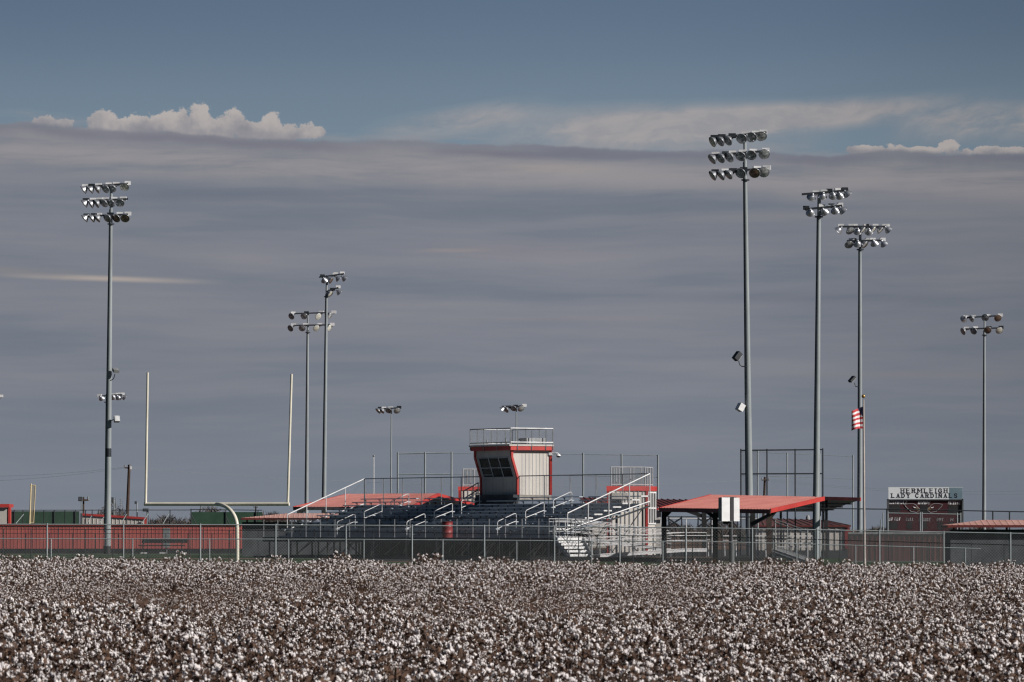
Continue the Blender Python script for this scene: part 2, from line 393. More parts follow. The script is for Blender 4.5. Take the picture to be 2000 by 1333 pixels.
# ------------------------------------------------------------------ floodlight towers
def lathe_mesh(name, prof, n, m, smooth=True):
    b = MB(); b.lathe(prof, n); me = bpy.data.meshes.new(name); me.from_pydata(b.v, [], b.f)
    for p in me.polygons: p.use_smooth = smooth
    me.materials.append(m); return me
def disc_mesh(name, r, z, n, m):
    b = MB(); vs = [(r * math.cos(2 * math.pi * j / n), r * math.sin(2 * math.pi * j / n), z) for j in range(n)]
    inner = [(r * .55 * math.cos(2 * math.pi * j / n), r * .55 * math.sin(2 * math.pi * j / n), z + .035) for j in range(n)]
    b.add(vs + inner + [(0, 0, z + .05)], [(j, (j + 1) % n, (j + 1) % n + n, j + n) for j in range(n)] + [(j + n, (j + 1) % n + n, 2 * n) for j in range(n)])
    me = bpy.data.meshes.new(name); me.from_pydata(b.v, [], b.f)
    for p in me.polygons: p.use_smooth = True
    me.materials.append(m); return me
BOWL = lathe_mesh('reflector', [(.292, -.004), (.32, 0), (.325, -.02), (.305, -.03), (.28, -.08), (.22, -.18), (.15, -.26), (.10, -.30), (.085, -.305), (.075, -.42), (.065, -.44), (0.001, -.44)], 20, M_refl)
LENS = [disc_mesh('lens', .298, -.01, 20, m) for m in M_lens]
b = MB(); b.box((0, 0, 0), (.42, .30, .26)); b.box((0, 0, -.16), (.12, .10, .08)); BAL = bpy.data.meshes.new('ballast_box'); BAL.from_pydata(b.v, [], b.f); BAL.materials.append(M_white); BAL2 = BAL.copy(); BAL2.materials.clear(); BAL2.materials.append(M_dark)
lampno = 0
def lamp(parent, p, az, tilt, lens, s, boxoff):
    global lampno
    d = Vector((math.sin(R(az)) * math.cos(R(tilt)), -math.cos(R(az)) * math.cos(R(tilt)), -math.sin(R(tilt))))
    q_ = d.to_track_quat('Z', 'Y').to_matrix().to_4x4()
    W = Matrix.Translation(p) @ q_ @ Matrix.Scale(s, 4)
    o = bpy.data.objects.new('floodlight', BOWL); col.objects.link(o); o.parent = parent
    o.matrix_local = WM[parent.name].inverted() @ W
    l = bpy.data.objects.new('lens', LENS[lens]); col.objects.link(l); l.parent = o
    BW = Matrix.Translation(p + boxoff) @ Matrix.Rotation(R(rnd.uniform(-8, 8)), 4, 'Z') @ Matrix.Scale(s, 4)
    bx = bpy.data.objects.new('ballast_box', rnd.choice((BAL, BAL, BAL2))); col.objects.link(bx); bx.parent = o; bx.matrix_local = W.inverted() @ BW
    b = MB(); back = p - d * .36 * s; b.path([back, back + Vector((0, 0, .12 * s)), p + boxoff + Vector((0, 0, -.1 * s))], .025 * s, 5)
    yk = MB(); yk.v = [W.inverted() @ v for v in b.v]; yk.f = b.f
    me = bpy.data.meshes.new('bracket'); me.from_pydata(yk.v, [], yk.f); me.materials.append(M_dark)
    y_ = bpy.data.objects.new('bracket', me); col.objects.link(y_); y_.parent = o
def tower(label, pxb, pxt, pyt, Y, r0, r1, tiers, s=1., tilt=38, collar=None):
    pb = at(pxb, 1003, Y); pt = at(pxt, pyt, Y); base = Vector((pb.x, Y, g(pb.x, Y)))
    t = thing('floodlight_tower', label, 'floodlight', base, 0, 'steel floodlight towers around the sports fields')
    # bends slightly: extrapolate the lean down to the ground
    b = MB(); N_ = 7
    b.path([base.lerp(pt, i / N_) for i in range(N_ + 1)], [r0 + (r1 - r0) * (i / N_) for i in range(N_ + 1)], 16); b.build('pole', M_galv, t, smooth=True)
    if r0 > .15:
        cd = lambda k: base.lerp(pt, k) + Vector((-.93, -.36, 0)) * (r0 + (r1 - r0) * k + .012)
        b = MB(); b.path([cd(.06), cd(.5), cd(.93)], .028, 6); b.build('shade_or_conduit_tube', M_dark, t)  # dark tube added down the sunless side to deepen the pole's shaded edge
    for (x0, y0, x1, y1, lamps) in tiers:
        a = at(x0, y0, Y - .12); c = at(x1, y1, Y - .12)
        b = MB(); b.bar(a, c, .09, .12); b.build('crossarm', M_dark, t)
        for k, (px, py, az, lens) in enumerate(lamps):
            p = at(px, py, Y - .15); kk = max(0, min(1, (px - x0) / (x1 - x0))); ay = a.z + (c.z - a.z) * kk
            lamp(t, p, az, tilt + rnd.uniform(-6, 6), lens, s, Vector((rnd.uniform(.1, .35) * s if az < 90 else -rnd.uniform(.1, .3) * s, .18, ay - p.z + .06)))
    for py in (collar or []):
        k = (1003 - py) / (1003 - pyt); p = base.lerp(pt, k); p = Vector((p.x, p.y, Z(py, Y)))
        b = MB(); b.tube(p - Vector((0, 0, .04)), p + Vector((0, 0, .04)), r1 + .14, r1 + .14, 12); b.build('collar', M_dark, t)
    return t, base, pt
def shoebox(parent, Y, polepx, body, size, arm, rz, tiltx, m=M_winfr):
    b = MB(); c = at(body[0], body[1], Y); rot = Matrix.Rotation(R(rz), 3, 'Z') @ Matrix.Rotation(R(tiltx), 3, 'X')
    b.box(c, size, rot); o = b.build('box_floodlight', m, parent)
    b = MB(); b.box(c + rot @ Vector((0, 0, -size[2] / 2 - .012)), (size[0] * .86, size[1] * .86, .02), rot); b.build('lens', M_lens[3], o)
    b = MB(); b.path([at(a[0], a[1], Y) for a in arm], .035, 6); b.build('arm', M_dark, parent)

L6 = [-84, -78, -70, -42, -34, -6]
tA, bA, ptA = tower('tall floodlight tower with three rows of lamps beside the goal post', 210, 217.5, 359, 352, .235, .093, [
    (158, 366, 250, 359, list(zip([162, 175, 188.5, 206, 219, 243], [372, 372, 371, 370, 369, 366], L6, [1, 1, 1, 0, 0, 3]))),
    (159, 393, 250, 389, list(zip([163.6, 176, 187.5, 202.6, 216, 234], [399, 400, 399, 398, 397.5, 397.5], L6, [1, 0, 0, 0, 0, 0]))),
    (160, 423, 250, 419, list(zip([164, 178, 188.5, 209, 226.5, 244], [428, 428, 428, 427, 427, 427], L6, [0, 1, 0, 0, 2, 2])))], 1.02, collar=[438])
b = MB(); b.tube((bA.x, bA.y, 0), (bA.x, bA.y, Z(1067, 352)), .255, .255, 16); b.build('base_pad', M_black, tA, smooth=True)
shoebox(tA, 351.6, 215, (226, 723.5), (.40, .40, .20), [(215, 744), (221, 741), (223, 737), (224.5, 731)], 25, 28, M_alug)
shoebox(tA, 351.6, 213, (228, 819), (.36, .40, .30), [(214, 823), (222, 820)], 20, 70, M_alug)
b = MB(); b.tube(bA.lerp(ptA, .285), bA.lerp(ptA, .262), .195, .20, 16); b.build('lamp_shadow_band', M_dark, tA)  # dark sleeve standing in for the box floodlight's shadow on the pole
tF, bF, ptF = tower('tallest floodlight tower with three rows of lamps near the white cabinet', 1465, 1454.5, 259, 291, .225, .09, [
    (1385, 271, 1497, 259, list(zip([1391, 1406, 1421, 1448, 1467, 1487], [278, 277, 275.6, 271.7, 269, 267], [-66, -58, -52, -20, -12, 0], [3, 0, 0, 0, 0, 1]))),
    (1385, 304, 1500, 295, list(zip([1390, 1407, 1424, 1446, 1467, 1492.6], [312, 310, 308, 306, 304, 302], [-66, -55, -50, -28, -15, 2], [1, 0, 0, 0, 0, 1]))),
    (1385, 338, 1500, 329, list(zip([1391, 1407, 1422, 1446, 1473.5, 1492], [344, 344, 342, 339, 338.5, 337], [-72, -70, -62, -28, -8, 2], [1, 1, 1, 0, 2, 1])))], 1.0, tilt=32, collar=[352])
shoebox(tF, 290.6, 1461, (1440, 696), (.34, .5, .30), [(1458, 716.5), (1449, 716), (1445, 713), (1443, 705)], -60, 50, M_dark)
shoebox(tF, 290.6, 1461, (1446, 796), (.42, .42, .32), [(1459, 796), (1452, 796)], -65, 60, M_white)
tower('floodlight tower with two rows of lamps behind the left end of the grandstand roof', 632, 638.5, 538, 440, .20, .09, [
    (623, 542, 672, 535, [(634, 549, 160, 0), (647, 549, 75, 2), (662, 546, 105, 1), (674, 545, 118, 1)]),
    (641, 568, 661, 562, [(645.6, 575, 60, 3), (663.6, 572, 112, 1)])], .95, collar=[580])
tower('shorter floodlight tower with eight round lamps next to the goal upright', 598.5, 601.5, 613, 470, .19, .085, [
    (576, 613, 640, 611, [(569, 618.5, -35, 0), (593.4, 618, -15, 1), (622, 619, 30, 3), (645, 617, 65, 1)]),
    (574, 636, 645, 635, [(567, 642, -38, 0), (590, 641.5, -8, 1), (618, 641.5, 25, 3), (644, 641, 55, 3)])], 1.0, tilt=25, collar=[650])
tower('slim distant floodlight pole with four lamps beyond the grandstand railing', 763, 764.5, 797, 450, .085, .05, [
    (744, 799, 780, 797, [(738, 803.5, -65, 1), (745, 803.5, -60, 1), (759, 803, -20, 0), (775.5, 803, 18, 1)])], .95)
tower('slim distant floodlight pole rising behind the press box', 1008, 1008.5, 793, 450, .085, .05, [
    (983, 797, 1022, 793, [(980, 801, -100, 1), (988, 801, -55, 1), (1002.5, 798.5, -25, 0), (1017.5, 799, 20, 1)])], .95)
tower('floodlight tower with one row of lamps just behind the tower by the goal post', 206, 208, 770, 470, .12, .075, [
    (199, 774, 238, 771, [(199, 779, 150, 1), (222, 777, 165, 1), (232, 778, 150, 1), (238, 778, 100, 0), (244, 777, 115, 1)])], .9, collar=[786])
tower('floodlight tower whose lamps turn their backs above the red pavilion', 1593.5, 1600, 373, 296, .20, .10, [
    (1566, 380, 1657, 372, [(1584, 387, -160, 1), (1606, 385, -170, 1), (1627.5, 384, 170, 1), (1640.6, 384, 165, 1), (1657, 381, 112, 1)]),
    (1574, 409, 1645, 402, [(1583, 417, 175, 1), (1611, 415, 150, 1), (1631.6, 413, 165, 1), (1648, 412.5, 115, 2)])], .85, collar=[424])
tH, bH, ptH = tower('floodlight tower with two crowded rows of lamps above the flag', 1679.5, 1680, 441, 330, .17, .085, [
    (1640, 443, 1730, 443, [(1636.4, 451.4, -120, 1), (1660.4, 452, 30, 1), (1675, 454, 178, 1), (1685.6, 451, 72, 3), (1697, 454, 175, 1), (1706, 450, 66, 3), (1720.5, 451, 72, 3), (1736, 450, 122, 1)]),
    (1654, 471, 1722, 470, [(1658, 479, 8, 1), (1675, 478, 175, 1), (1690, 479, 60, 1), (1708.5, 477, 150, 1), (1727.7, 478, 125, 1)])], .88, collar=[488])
shoebox(tH, 329.6, 1681, (1664, 741), (.34, .46, .16), [(1676, 756), (1671, 755), (1669, 748)], -60, 45, M_dark)
tower('floodlight tower with eight lamps at the far side beyond the scoreboard', 1922, 1923, 614, 430, .17, .075, [
    (1884, 621, 1952, 617, [(1881.6, 624, -150, 1), (1897, 623, -62, 0), (1924, 621, -12, 0), (1949, 622, 8, 2)]),
    (1886, 643, 1954, 641, [(1880.4, 648, -62, 1), (1901.4, 647, -38, 0), (1929, 645.6, -5, 2), (1951.8, 646, 14, 3)])], 1.0, tilt=28, collar=[655])
tower('floodlight pole mostly outside the view with one lamp at the picture edge', -22, -20, 772, 470, .12, .075, [
    (-38, 776, -3, 775, [(-36, 781, -60, 1), (-20, 781, 0, 0), (-3, 781, 70, 1)])], .9)

# ------------------------------------------------------------------ goal post
Yg = 236.3; gb = at(463.5, 1100, Yg)
t = thing('goal_post', 'cream football goal post with curved gooseneck and two tall uprights', 'goal post', (gb.x, Yg, g(gb.x, Yg)))
cb = [at(282, 985, 239.2), at(565, 985, 236.8)]
b = MB(); b.tube(cb[0], cb[1], .083, .083, 16); b.build('crossbar', M_goal, t, smooth=True)
for (x0, y0, x1, y1, Y) in ((284.5, 985, 288.5, 728, 239.15), (562, 985, 569.5, 731, 236.85)):
    b = MB(); b.tube(at(x0, y0, Y), at(x1, y1, Y), .06, .055, 14); b.build('upright', M_goal, t, smooth=True)
gz = g(gb.x, Yg); cbm = cb[0].lerp(cb[1], .5); e0 = at(463.2, 1031, Yg); pts = [Vector((gb.x, Yg, gz - .05)), at(463.5, 1070, Yg), e0]
for k in range(1, 13):
    a = R(90 * k / 12); pts.append(Vector((cbm.x + (e0.x - cbm.x) * math.cos(a), cbm.y + (e0.y - cbm.y) * math.cos(a), e0.z + (cbm.z - e0.z) * math.sin(a))))
b = MB(); b.path(pts, .088, 16); b.build('gooseneck', M_goal, t, smooth=True)

# bench in front of the red wall
t = thing('players_bench', 'long dark players bench with backrest before the red wall', 'bench', (X(318, 345), 345, 0))
def bx(name, x0, y0, x1, y1, Y, d, m, par):
    a = at(x0, y0, Y); c = at(x1, y1, Y); b = MB(); b.box(((a.x + c.x) / 2, Y, (a.z + c.z) / 2), (abs(c.x - a.x), d, abs(a.z - c.z))); return b.build(name, m, par)
bx('backrest', 277, 1053, 366, 1061, 345.2, .05, M_black, t); bx('seat', 270, 1065, 362, 1067, 344.9, .32, M_black, t)
for px in (278, 315, 355):
    b = MB(); a = at(px, 1066, 344.8); b.tube((a.x, 344.8, .04), a, .03); b.tube(a, at(px + 4, 1055, 345.25), .03); b.tube((a.x, 345.1, .04), a, .03); b.build('leg', M_black, t)
    bx('foot', px - 3, 1079.5, px + 9, 1081.5, 344.7, .35, M_white, t)

# foul pole
t = thing('foul_pole', 'yellow foul pole with wire wing above the green windscreen', 'foul pole', (X(57, 375), 375, 0))
b = MB(); P0 = at(56, 1079, 375); P1 = at(60.5, 945, 375); b.tube((P0.x, 375, 0), P1, .05); b.build('pole', M_yel, t)
b = MB(); q4 = [at(60.5, 948, 375), at(69.5, 948.5, 375), at(65.5, 1022, 375), at(57.5, 1022, 375)]
for i in range(4): b.tube(q4[i], q4[(i + 1) % 4], .028)
b.build('wing_frame', M_yel, t)
b = MB(); b.quad(q4[3], q4[2], q4[1], q4[0], [(0, 0), (.3, 0), (.3, 2.5), (0, 2.5)]); b.build('wire_wing', M_linky, t)

# distant low buildings on the left
t = thing('field_house', 'white shed with red roof edge at the picture edge above the windscreen', 'shed', (X(-10, 380), 380, 0))
bx('wall', -70, 992, 17, 1078, 380, 3, M_cream, t); bx('roof', -74, 985, 22, 991.5, 380, 3.4, M_trim, t); bx('corner_trim', 17.3, 991.5, 20.5, 1078, 379, 1., M_trim, t)
t = thing('dugout', 'white baseball dugout with sloping red roof edge behind the tall tower', 'dugout', (X(220, 400), 400, 0))
b = MB(); a = at(160, 1006, 400); c = at(282, 1014, 400); b.ribbed((a.x, 400, 0), (c.x, 400, 0), (0, 0, c.z), .3, .03, (0, -1, 0), .2)
b.add([(a.x, 400, c.z), (c.x, 400, c.z), (a.x, 400, a.z)], [(0, 1, 2)]); b.box(((a.x + c.x) / 2, 401.5, c.z / 2), (c.x - a.x - .1, 2.8, c.z - .1)); b.build('wall', M_cream, t)
b = MB(); b.bar(at(158, 1005, 399.93), at(286, 1013, 399.93), .07, .17); b.build('roof', M_trim, t)
bx('end_trim', 157, 1003, 160.5, 1078, 399.7, .2, M_grayw, t)
bx('end_trim', 282, 1013, 286, 1078, 399.7, .2, M_trim, t)

# ------------------------------------------------------------------ grandstand
U = Vector((.5, -.8660254, 0)); V = Vector((.8660254, .5, 0)); O = Vector((X(515, 312), 312, 0)); ZF = 1.22
def G(u, v, z): return O + U * u + V * v + Vector((0, 0, z))
def Lof(px, v):
    k = (px - 1000) / F / CP; a = O + V * v
    return (k * a.y - a.x) / (U.x - k * U.y)
RISE, RUN, N = .204, .61, 10; V0 = .9; LT = Lof(1035, 0)
gs = thing('grandstand', 'dark blue aluminium grandstand with rows of benches and pale handrails', 'grandstand', G(LT / 2, 3, 0))
aisles = []
for (pxs, py) in (((665, 714, 765), 0), ((801, 850, 899), 0), ((978, 1028, 1077), 0)): aisles.append(pxs)
def tread(i): return ZF + .10 + RISE * i
def strip(name, u0, u1, v0, v1, z0, z1, m, par=gs):
    b = MB(); c = G((u0 + u1) / 2, (v0 + v1) / 2, (z0 + z1) / 2); b.box(c, (u1 - u0, v1 - v0, z1 - z0), Matrix((U, V, Vector((0, 0, 1)))).transposed()); return b.build(name, m, par)
ULEFT = 0; UR = LT + 1.2
strip('walkway', ULEFT, UR + 1.6, 0, V0 - .01, ZF - .08, ZF, M_slate)
strip('walkway_edge', ULEFT, UR + 1.6, -.06, -.003, ZF - .26, ZF + .02, M_dark)
AL = [Lof(664, V0 + .3), Lof(800, V0 + .3), Lof(977, V0 + .3)]; AW = 1.0
for i in range(N):
    v = V0 + RUN * i; z = tread(i)
    strip('footboard', 0, UR, v, v + RUN - .03, z - .05, z, M_slate)
    strip('riser', 0, UR, v - .02, v - .003, z - RISE - .02, z - .004, M_slate)
    segs = []; last = 0
    for a in AL: segs.append((last, a - AW / 2)); last = a + AW / 2
    segs.append((last, UR))
    for (s0, s1) in segs:
        o = strip('bench_seat', s0, s1, v + .30, v + .56, z + .385, z + .44, M_seat)
        k = s0 + .4
        while k < s1:
            b = MB(); b.box(G(k, v + .46, z + .19), (.022, .05, .38), Matrix((U, V, Vector((0, 0, 1)))).transposed()); b.bar(G(k, v + .45, z + .31), G(k, v + .33, z + .38), .022, .03); b.build('bracket', M_dark, o); k += 1.83
    for a in AL:  # aisle half-step with bright nosing
        strip('aisle_step', a - .45, a + .45, v - .30, v - .025, z - RISE + .085, z - RISE + .11, M_slate)
        if i % 2 == 0: strip('step_nosing', a - .42 + .2, a + .1, v - .34, v - .302, z - RISE + .08, z - RISE + .112, M_alu)
    strip('end_cap', UR + .003, UR + .05, v + .08, v + .60, z + .37, z + .45, M_white)
# handrails in the aisles
for ai, pxs in enumerate(aisles):
    for k, r0 in enumerate((0, 3, 6)):
        a = AL[ai]; v0 = V0 + RUN * r0 + .12; v1 = v0 + 1.22; zb = tread(r0); zt = zb + .86 ; z2 = zt + .42
        b = MB(); b.path([G(a, v0, zb), G(a, v0, zt - .08), G(a, v0 + .06, zt), G(a, v1 - .12, z2), G(a, v1 - .03, z2 - .0), G(a, v1, z2 - .08), G(a, v1, zb + RISE * 2)], .024, 8)
        b.tube(G(a, v0, zt - .42), G(a, v1, z2 - .42), .02); b.build('handrail', M_alu, gs, smooth=True)
# guard rails
def guard(P, name, rm, npost, link, h, base_z, pr=.028, tr=.03, extra=.45, pm=None):
    """P: two points with z of the top rail; base z pair"""
    b = MB(); b.tube(P[0], P[1], tr, tr, 8); o = b.build(name, rm, gs)
    for i in range(npost + 1):
        k = i / npost; p = P[0].lerp(P[1], k); zb = base_z[0] + (base_z[1] - base_z[0]) * k
        b = MB(); b.tube((p.x, p.y, zb), (p.x, p.y, p.z), pr, pr, 6); b.build('post', pm or rm, o)
    if link:
        b = MB(); b.panel(P[0], P[1], base_z[0] + .1, base_z[1] + .1, P[0].z, P[1].z); b.build('wire_mesh', link, o)
    return o
VB = V0 + RUN * N; ZB = tread(N - 1); ZT = Z(935.5, G(0, VB, 0).y)
guard([G(0, 0, ZF + 1.12), G(UR + 1.6, 0, ZF + 1.12)], 'front_guardrail', M_dark, 19, M_linkd, 1, (ZF - .2, ZF - .2), pm=M_alug)
PBL, PBR = Lof(940, VB), Lof(1012, VB)
guard([G(0, VB, ZT), G(PBL, VB, ZT)], 'back_guardrail', M_alug, 6, M_linkf, 1, (ZB, ZB))
guard([G(PBR + .05, VB + .06, ZT), G(UR, VB + .06, ZT)], 'back_guardrail', M_alug, 5, M_linkf, 1, (ZB, ZB))
for uu, pm in ((-.06, M_alu), (UR + .1, M_alu)):
    va = V0 + .75; za = tread(1) + 1.08
    P_ = [G(uu, va, za), G(uu, VB, ZT)]
    guard(P_, 'end_guardrail', M_alu, 4, M_linkf, 1, (tread(1) - .1, ZB), tr=.036)
    P_ = [G(uu, va - .2, tread(1) + .12), G(uu, VB, ZB + .12)]
    b = MB(); b.tube(P_[0], P_[1], .035); b.build('toe_rail', M_alu, gs)
# supports: raking beams, legs, cross braces
k = 0
while k <= UR + .1:
    b = MB(); b.bar(G(k, V0, ZF - .12), G(k, VB, ZB - .15), .06, .09)
    for vv in (.4, 2.3, 4.4, 6.6):
        zz = ZF - .1 + (ZB - ZF) * max(0, (vv - V0)) / (VB - V0) - .05; b.tube(G(k, vv, 0), G(k, vv, zz), .05)
    b.tube(G(k, 6.6, .2), G(k, 4.4, 2.0), .03); b.tube(G(k, 4.4, .2), G(k, 6.6, 2.9), .03); b.tube(G(k, 2.3, .2), G(k, 4.4, 2.0), .03); b.bar(G(k, .2, .12), G(k, 6.8, .12), .08, .08)
    b.build('support_frame', M_dark, gs); k += UR / 12
b = MB(); k = 0
while k < UR - 2:
    for vv in (2.3, 6.6): b.tube(G(k, vv, .2), G(k + UR / 12, vv, 1.3 if vv < 3 else 2.8), .022)
    k += UR / 6
b.build('cross_brace', M_alug, gs)
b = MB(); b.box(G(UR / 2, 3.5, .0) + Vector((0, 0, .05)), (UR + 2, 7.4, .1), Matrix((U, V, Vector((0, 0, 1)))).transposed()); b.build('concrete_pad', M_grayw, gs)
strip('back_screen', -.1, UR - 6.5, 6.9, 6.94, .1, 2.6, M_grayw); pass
# barrel
bp = G(Lof(874, .35), .35, 0)
bpx = at(874, 1035, bp.y - 1)
t = thing('trash_barrel', 'red trash barrel standing on the grandstand front walkway', 'barrel', (bp.x, bp.y, ZF))
b = MB(); b.lathe([(.001, ZF), (.29, ZF), (.30, ZF + .28), (.315, ZF + .30), (.30, ZF + .32), (.30, ZF + .60), (.315, ZF + .62), (.30, ZF + .64), (.30, ZF + .90)], 20, Matrix.Translation((bp.x, bp.y, 0))); b.build('drum', M_barrel, t, smooth=True)
b = MB(); b.lathe([(.32, ZF + .89), (.325, ZF + .93), (.27, ZF + .93), (.27, ZF + .7), (.001, ZF + .7)], 20, Matrix.Translation((bp.x, bp.y, 0))); b.build('rim', M_barrel, t)

# ------------------------------------------------------------------ press box
pb = thing('press_box', 'press box with slanted dark windows and cream side wall above the grandstand', 'press box', G((PBL + PBR) / 2, VB + 1.2, ZB + .3))
Yp = G(PBR, VB, 0).y; zb = Z(967, Yp); zk = Z(934, Yp); zs = Z(893, Yp); zt = Z(879, Yp)
D_ = 2.25; OUT = .40
def prof(u): return [G(u, VB, zb), G(u, VB, zk), G(u, VB - OUT, zs), G(u, VB - OUT, zt), G(u, VB + D_, zt), G(u, VB + D_, zb)]
b = MB(); b.prism(prof(PBL + .05), U * (PBR - PBL - .1)); b.build('wall', M_cream, pb)
# ribs of the lit side wall
b = MB(); nrib = 9
for i in range(1, nrib):
    v = VB + .06 + (D_ - .1) * i / nrib
    b.bar(G(PBR - .045, v, zb + .02), G(PBR - .045, v, zt - .1), .02, .025, up=V)
b.build('siding_seam', M_winfr, pb)
b = MB()
for i in range(1, 26):
    u = PBL + (PBR - PBL) * i / 26; b.bar(G(u, VB - .012, zb + .02), G(u, VB - .012, zk - .02), .018, .02)
b.build('siding_seam', M_winfr, pb)
# red edge trims
b = MB()
for u in (PBL + .02, PBR - .02):
    pr = prof(u)
    for a, c in zip(pr[:4], pr[1:4]): b.bar(a - V * .02, c - V * .02, .15, .13, up=V)
b.bar(G(PBR - .02, VB + D_ - .02, zb), G(PBR - .02, VB + D_ - .02, zt), .14, .14)
b.build('corner_trim', M_trim, pb)
b = MB(); Mr = Matrix((U, V, Vector((0, 0, 1)))).transposed()
b.box(G((PBL + PBR) / 2, VB + (D_ - OUT) / 2 - .09, zt + .10), (PBR - PBL + .40, D_ + OUT + .25, .24), Mr); b.build('roof_fascia', M_trim, pb)
b = MB(); b.box(G((PBL + PBR) / 2, VB + (D_ - OUT) / 2 - .14, zt + .27), (PBR - PBL + .46, D_ + OUT + .36, .09), Mr); b.build('roof_deck', M_cream, pb)
# window
ur = (zs - zk) * .98; w0, w1 = PBL + .38, PBR - .42
def WP(u, s): return G(u, VB, zk).lerp(G(u, VB - OUT, zs), s) - V * .02
wf = MB()
for s in (.04, .5, .98): wf.bar(WP(w0, s), WP(w1, s), .05, .06)
for i in range(4):
    u = w0 + (w1 - w0) * i / 3; wf.bar(WP(u, .04), WP(u, .98), .07, .05)
wf.bar(WP(w0, .17), WP(w0 + (w1 - w0) / 3, .17), .04, .04)
wo = wf.build('window', M_winfr, pb)
gl = MB(); gl.quad(WP(w0, .04) + V * .012, WP(w1, .04) + V * .012, WP(w1, .98) + V * .012, WP(w0, .98) + V * .012); gl.build('pane', M_glass, wo)
# plinth below
strip('plinth', PBL + .1, PBR + .02, VB + .02, VB + D_, zb - .28, zb - .02, M_conc, pb)
strip('plinth_front', PBL - .1, PBR + .03, VB - .35, VB - .005, zb - .75, zb + .02, M_dark, pb)
# roof guardrail
zr0 = zt + .32; zr1 = Z(837, Yp); ua, ub, va, vb_ = PBL - .2, PBR + .22, VB - OUT - .24, VB + D_ - .02
corn = [(ua, va), (ub, va), (ub, vb_), (ua, vb_)]
b = MB()
for i in range(4):
    a, c = corn[i], corn[(i + 1) % 4]
    for zz in (zr1, zr0 + .12): b.tube(G(a[0], a[1], zz), G(c[0], c[1], zz), .028, .028, 8)
gr = b.build('roof_guardrail', M_alug, pb)
b = MB()
for zz in (zr1, zr0 + .12): b.tube(G(ub + .003, va, zz + .002), G(ub + .003, vb_, zz + .002), .03, .03, 8)
b.build('bright_rail', M_alu, gr)
for i in range(4):
    a, c = corn[i], corn[(i + 1) % 4]; n = (3, 3, 3, 3)[i]
    for k in range(n):
        f_ = (k + .5) / n if i in (1, 3) else k / n
        b = MB(); b.bar(G(a[0] + (c[0] - a[0]) * f_, a[1] + (c[1] - a[1]) * f_, zr0 - .30), G(a[0] + (c[0] - a[0]) * f_, a[1] + (c[1] - a[1]) * f_, zr1), .05, .05); b.build('post', M_alug, gr)
for cc in corn:
    b = MB(); b.tube(G(cc[0], cc[1], zr0), G(cc[0], cc[1], zr1), .03); b.build('post', M_alug, gr)
b = MB()
for i in range(4): 
    a, c = corn[i], corn[(i + 1) % 4]; b.panel(G(a[0], a[1], 0), G(c[0], c[1], 0), zr0, zr0, zr1, zr1)
b.build('wire_mesh', M_linkf, gr)
b = MB(); b.box(G(PBR - .35, VB + 1.2, zr0 + .22), (.8, 1.3, .32), Mr); o = b.build('roof_unit', M_alug, pb)
b = MB(); b.box(G(PBR - .9, VB + 1.2, zr0 + .3), (.2, 1.2, .12), Mr); b.build('vent', M_grayw, o)
for u in (PBL + 1.2, PBR - .9):
    b = MB(); b.tube(G(u, VB - .3, zr0), G(u, VB - .3, zr0 + .32), .035); b.box(G(u, VB - .3, zr0 + .05), (.16, .16, .1)); b.build('roof_vent', M_alug, pb)
# dome camera
cpt = at(1078, 887, G(PBR, VB + D_, 0).y)
b = MB(); b.box(cpt + Vector((-.05, -.05, 0)), (.28, .12, .16)); b.path([cpt + Vector((.05, -.1, .02)), cpt + Vector((.22, -.14, .05)), cpt + Vector((.34, -.14, .04)), cpt + Vector((.38, -.14, -.03))], .035, 8)
co = b.build('security_camera', M_white, pb)
b = MB(); b.lathe([(.001, .04), (.07, .03), (.13, -.03), (.14, -.08)], 16, Matrix.Translation(cpt + Vector((.38, -.14, -.04)))); b.build('housing', M_white, co, smooth=True)
b = MB(); b.lathe([(.13, -.08), (.10, -.15), (.001, -.18)], 16, Matrix.Translation(cpt + Vector((.38, -.14, -.04)))); b.build('dome', M_black, co, smooth=True)

# ------------------------------------------------------------------ stairs and ramp at the end of the stand
Ys = 279
b = MB(); xa, xb = X(1038, 276.5), X(1500, 276.5); b.box(((xa + xb) / 2, 289.5, .1), (xb - xa, 26, .2)); struct(b.build('asphalt_platform', G_asph, origin=((xa + xb) / 2, 289.5, 0)))
b = MB(); xa, xb = X(1170, 278), X(1390, 278); b.box(((xa + xb) / 2, 278.2, .203), (xb - xa, 2.6, .014)); struct(b.build('footpath', G_pink, origin=((xa + xb) / 2, 278.2, .2)))
st = thing('access_stairs', 'pale aluminium access stairs with wide treads at the end of the grandstand', 'stairs', (X(1120, Ys), Ys, 0))
tr_ = [(1086, 1137, 1053), (1088, 1143, 1058), (1093, 1147, 1063.5), (1099, 1148, 1070), (1105, 1152, 1077), (1110, 1156, 1085)]
for i, (x0, x1, py) in enumerate(tr_):
    Yt = Ys + .9 - .28 * i; a = at(x0, py, Yt); c = at(x1, py, Yt); b = MB(); b.box(((a.x + c.x) / 2, Yt, a.z), ((c.x - a.x) * 1.12, .26, .125), Matrix.Rotation(R(30), 3, 'Z')); b.build('tread', M_white, st)
b = MB(); b.bar(at(1082, 1052, Ys + 1), at(1108, 1088, Ys - .7), .05, .2); b.bar(at(1138, 1052, Ys + 1), at(1158, 1088, Ys - .7), .05, .2); b.build('stringer', M_alug, st)
b = MB(); b.path([at(1080, 1016, Ys + 1.1), at(1108, 1044, Ys - .6), at(1112, 1086, Ys - .7)], .025, 6); b.tube(at(1080, 1030, Ys + 1.1), at(1109, 1060, Ys - .6), .02); b.tube(at(1080, 1016, Ys + 1.1), at(1080, 1052, Ys + 1.1), .025)
b.build('handrail', M_alug, st)
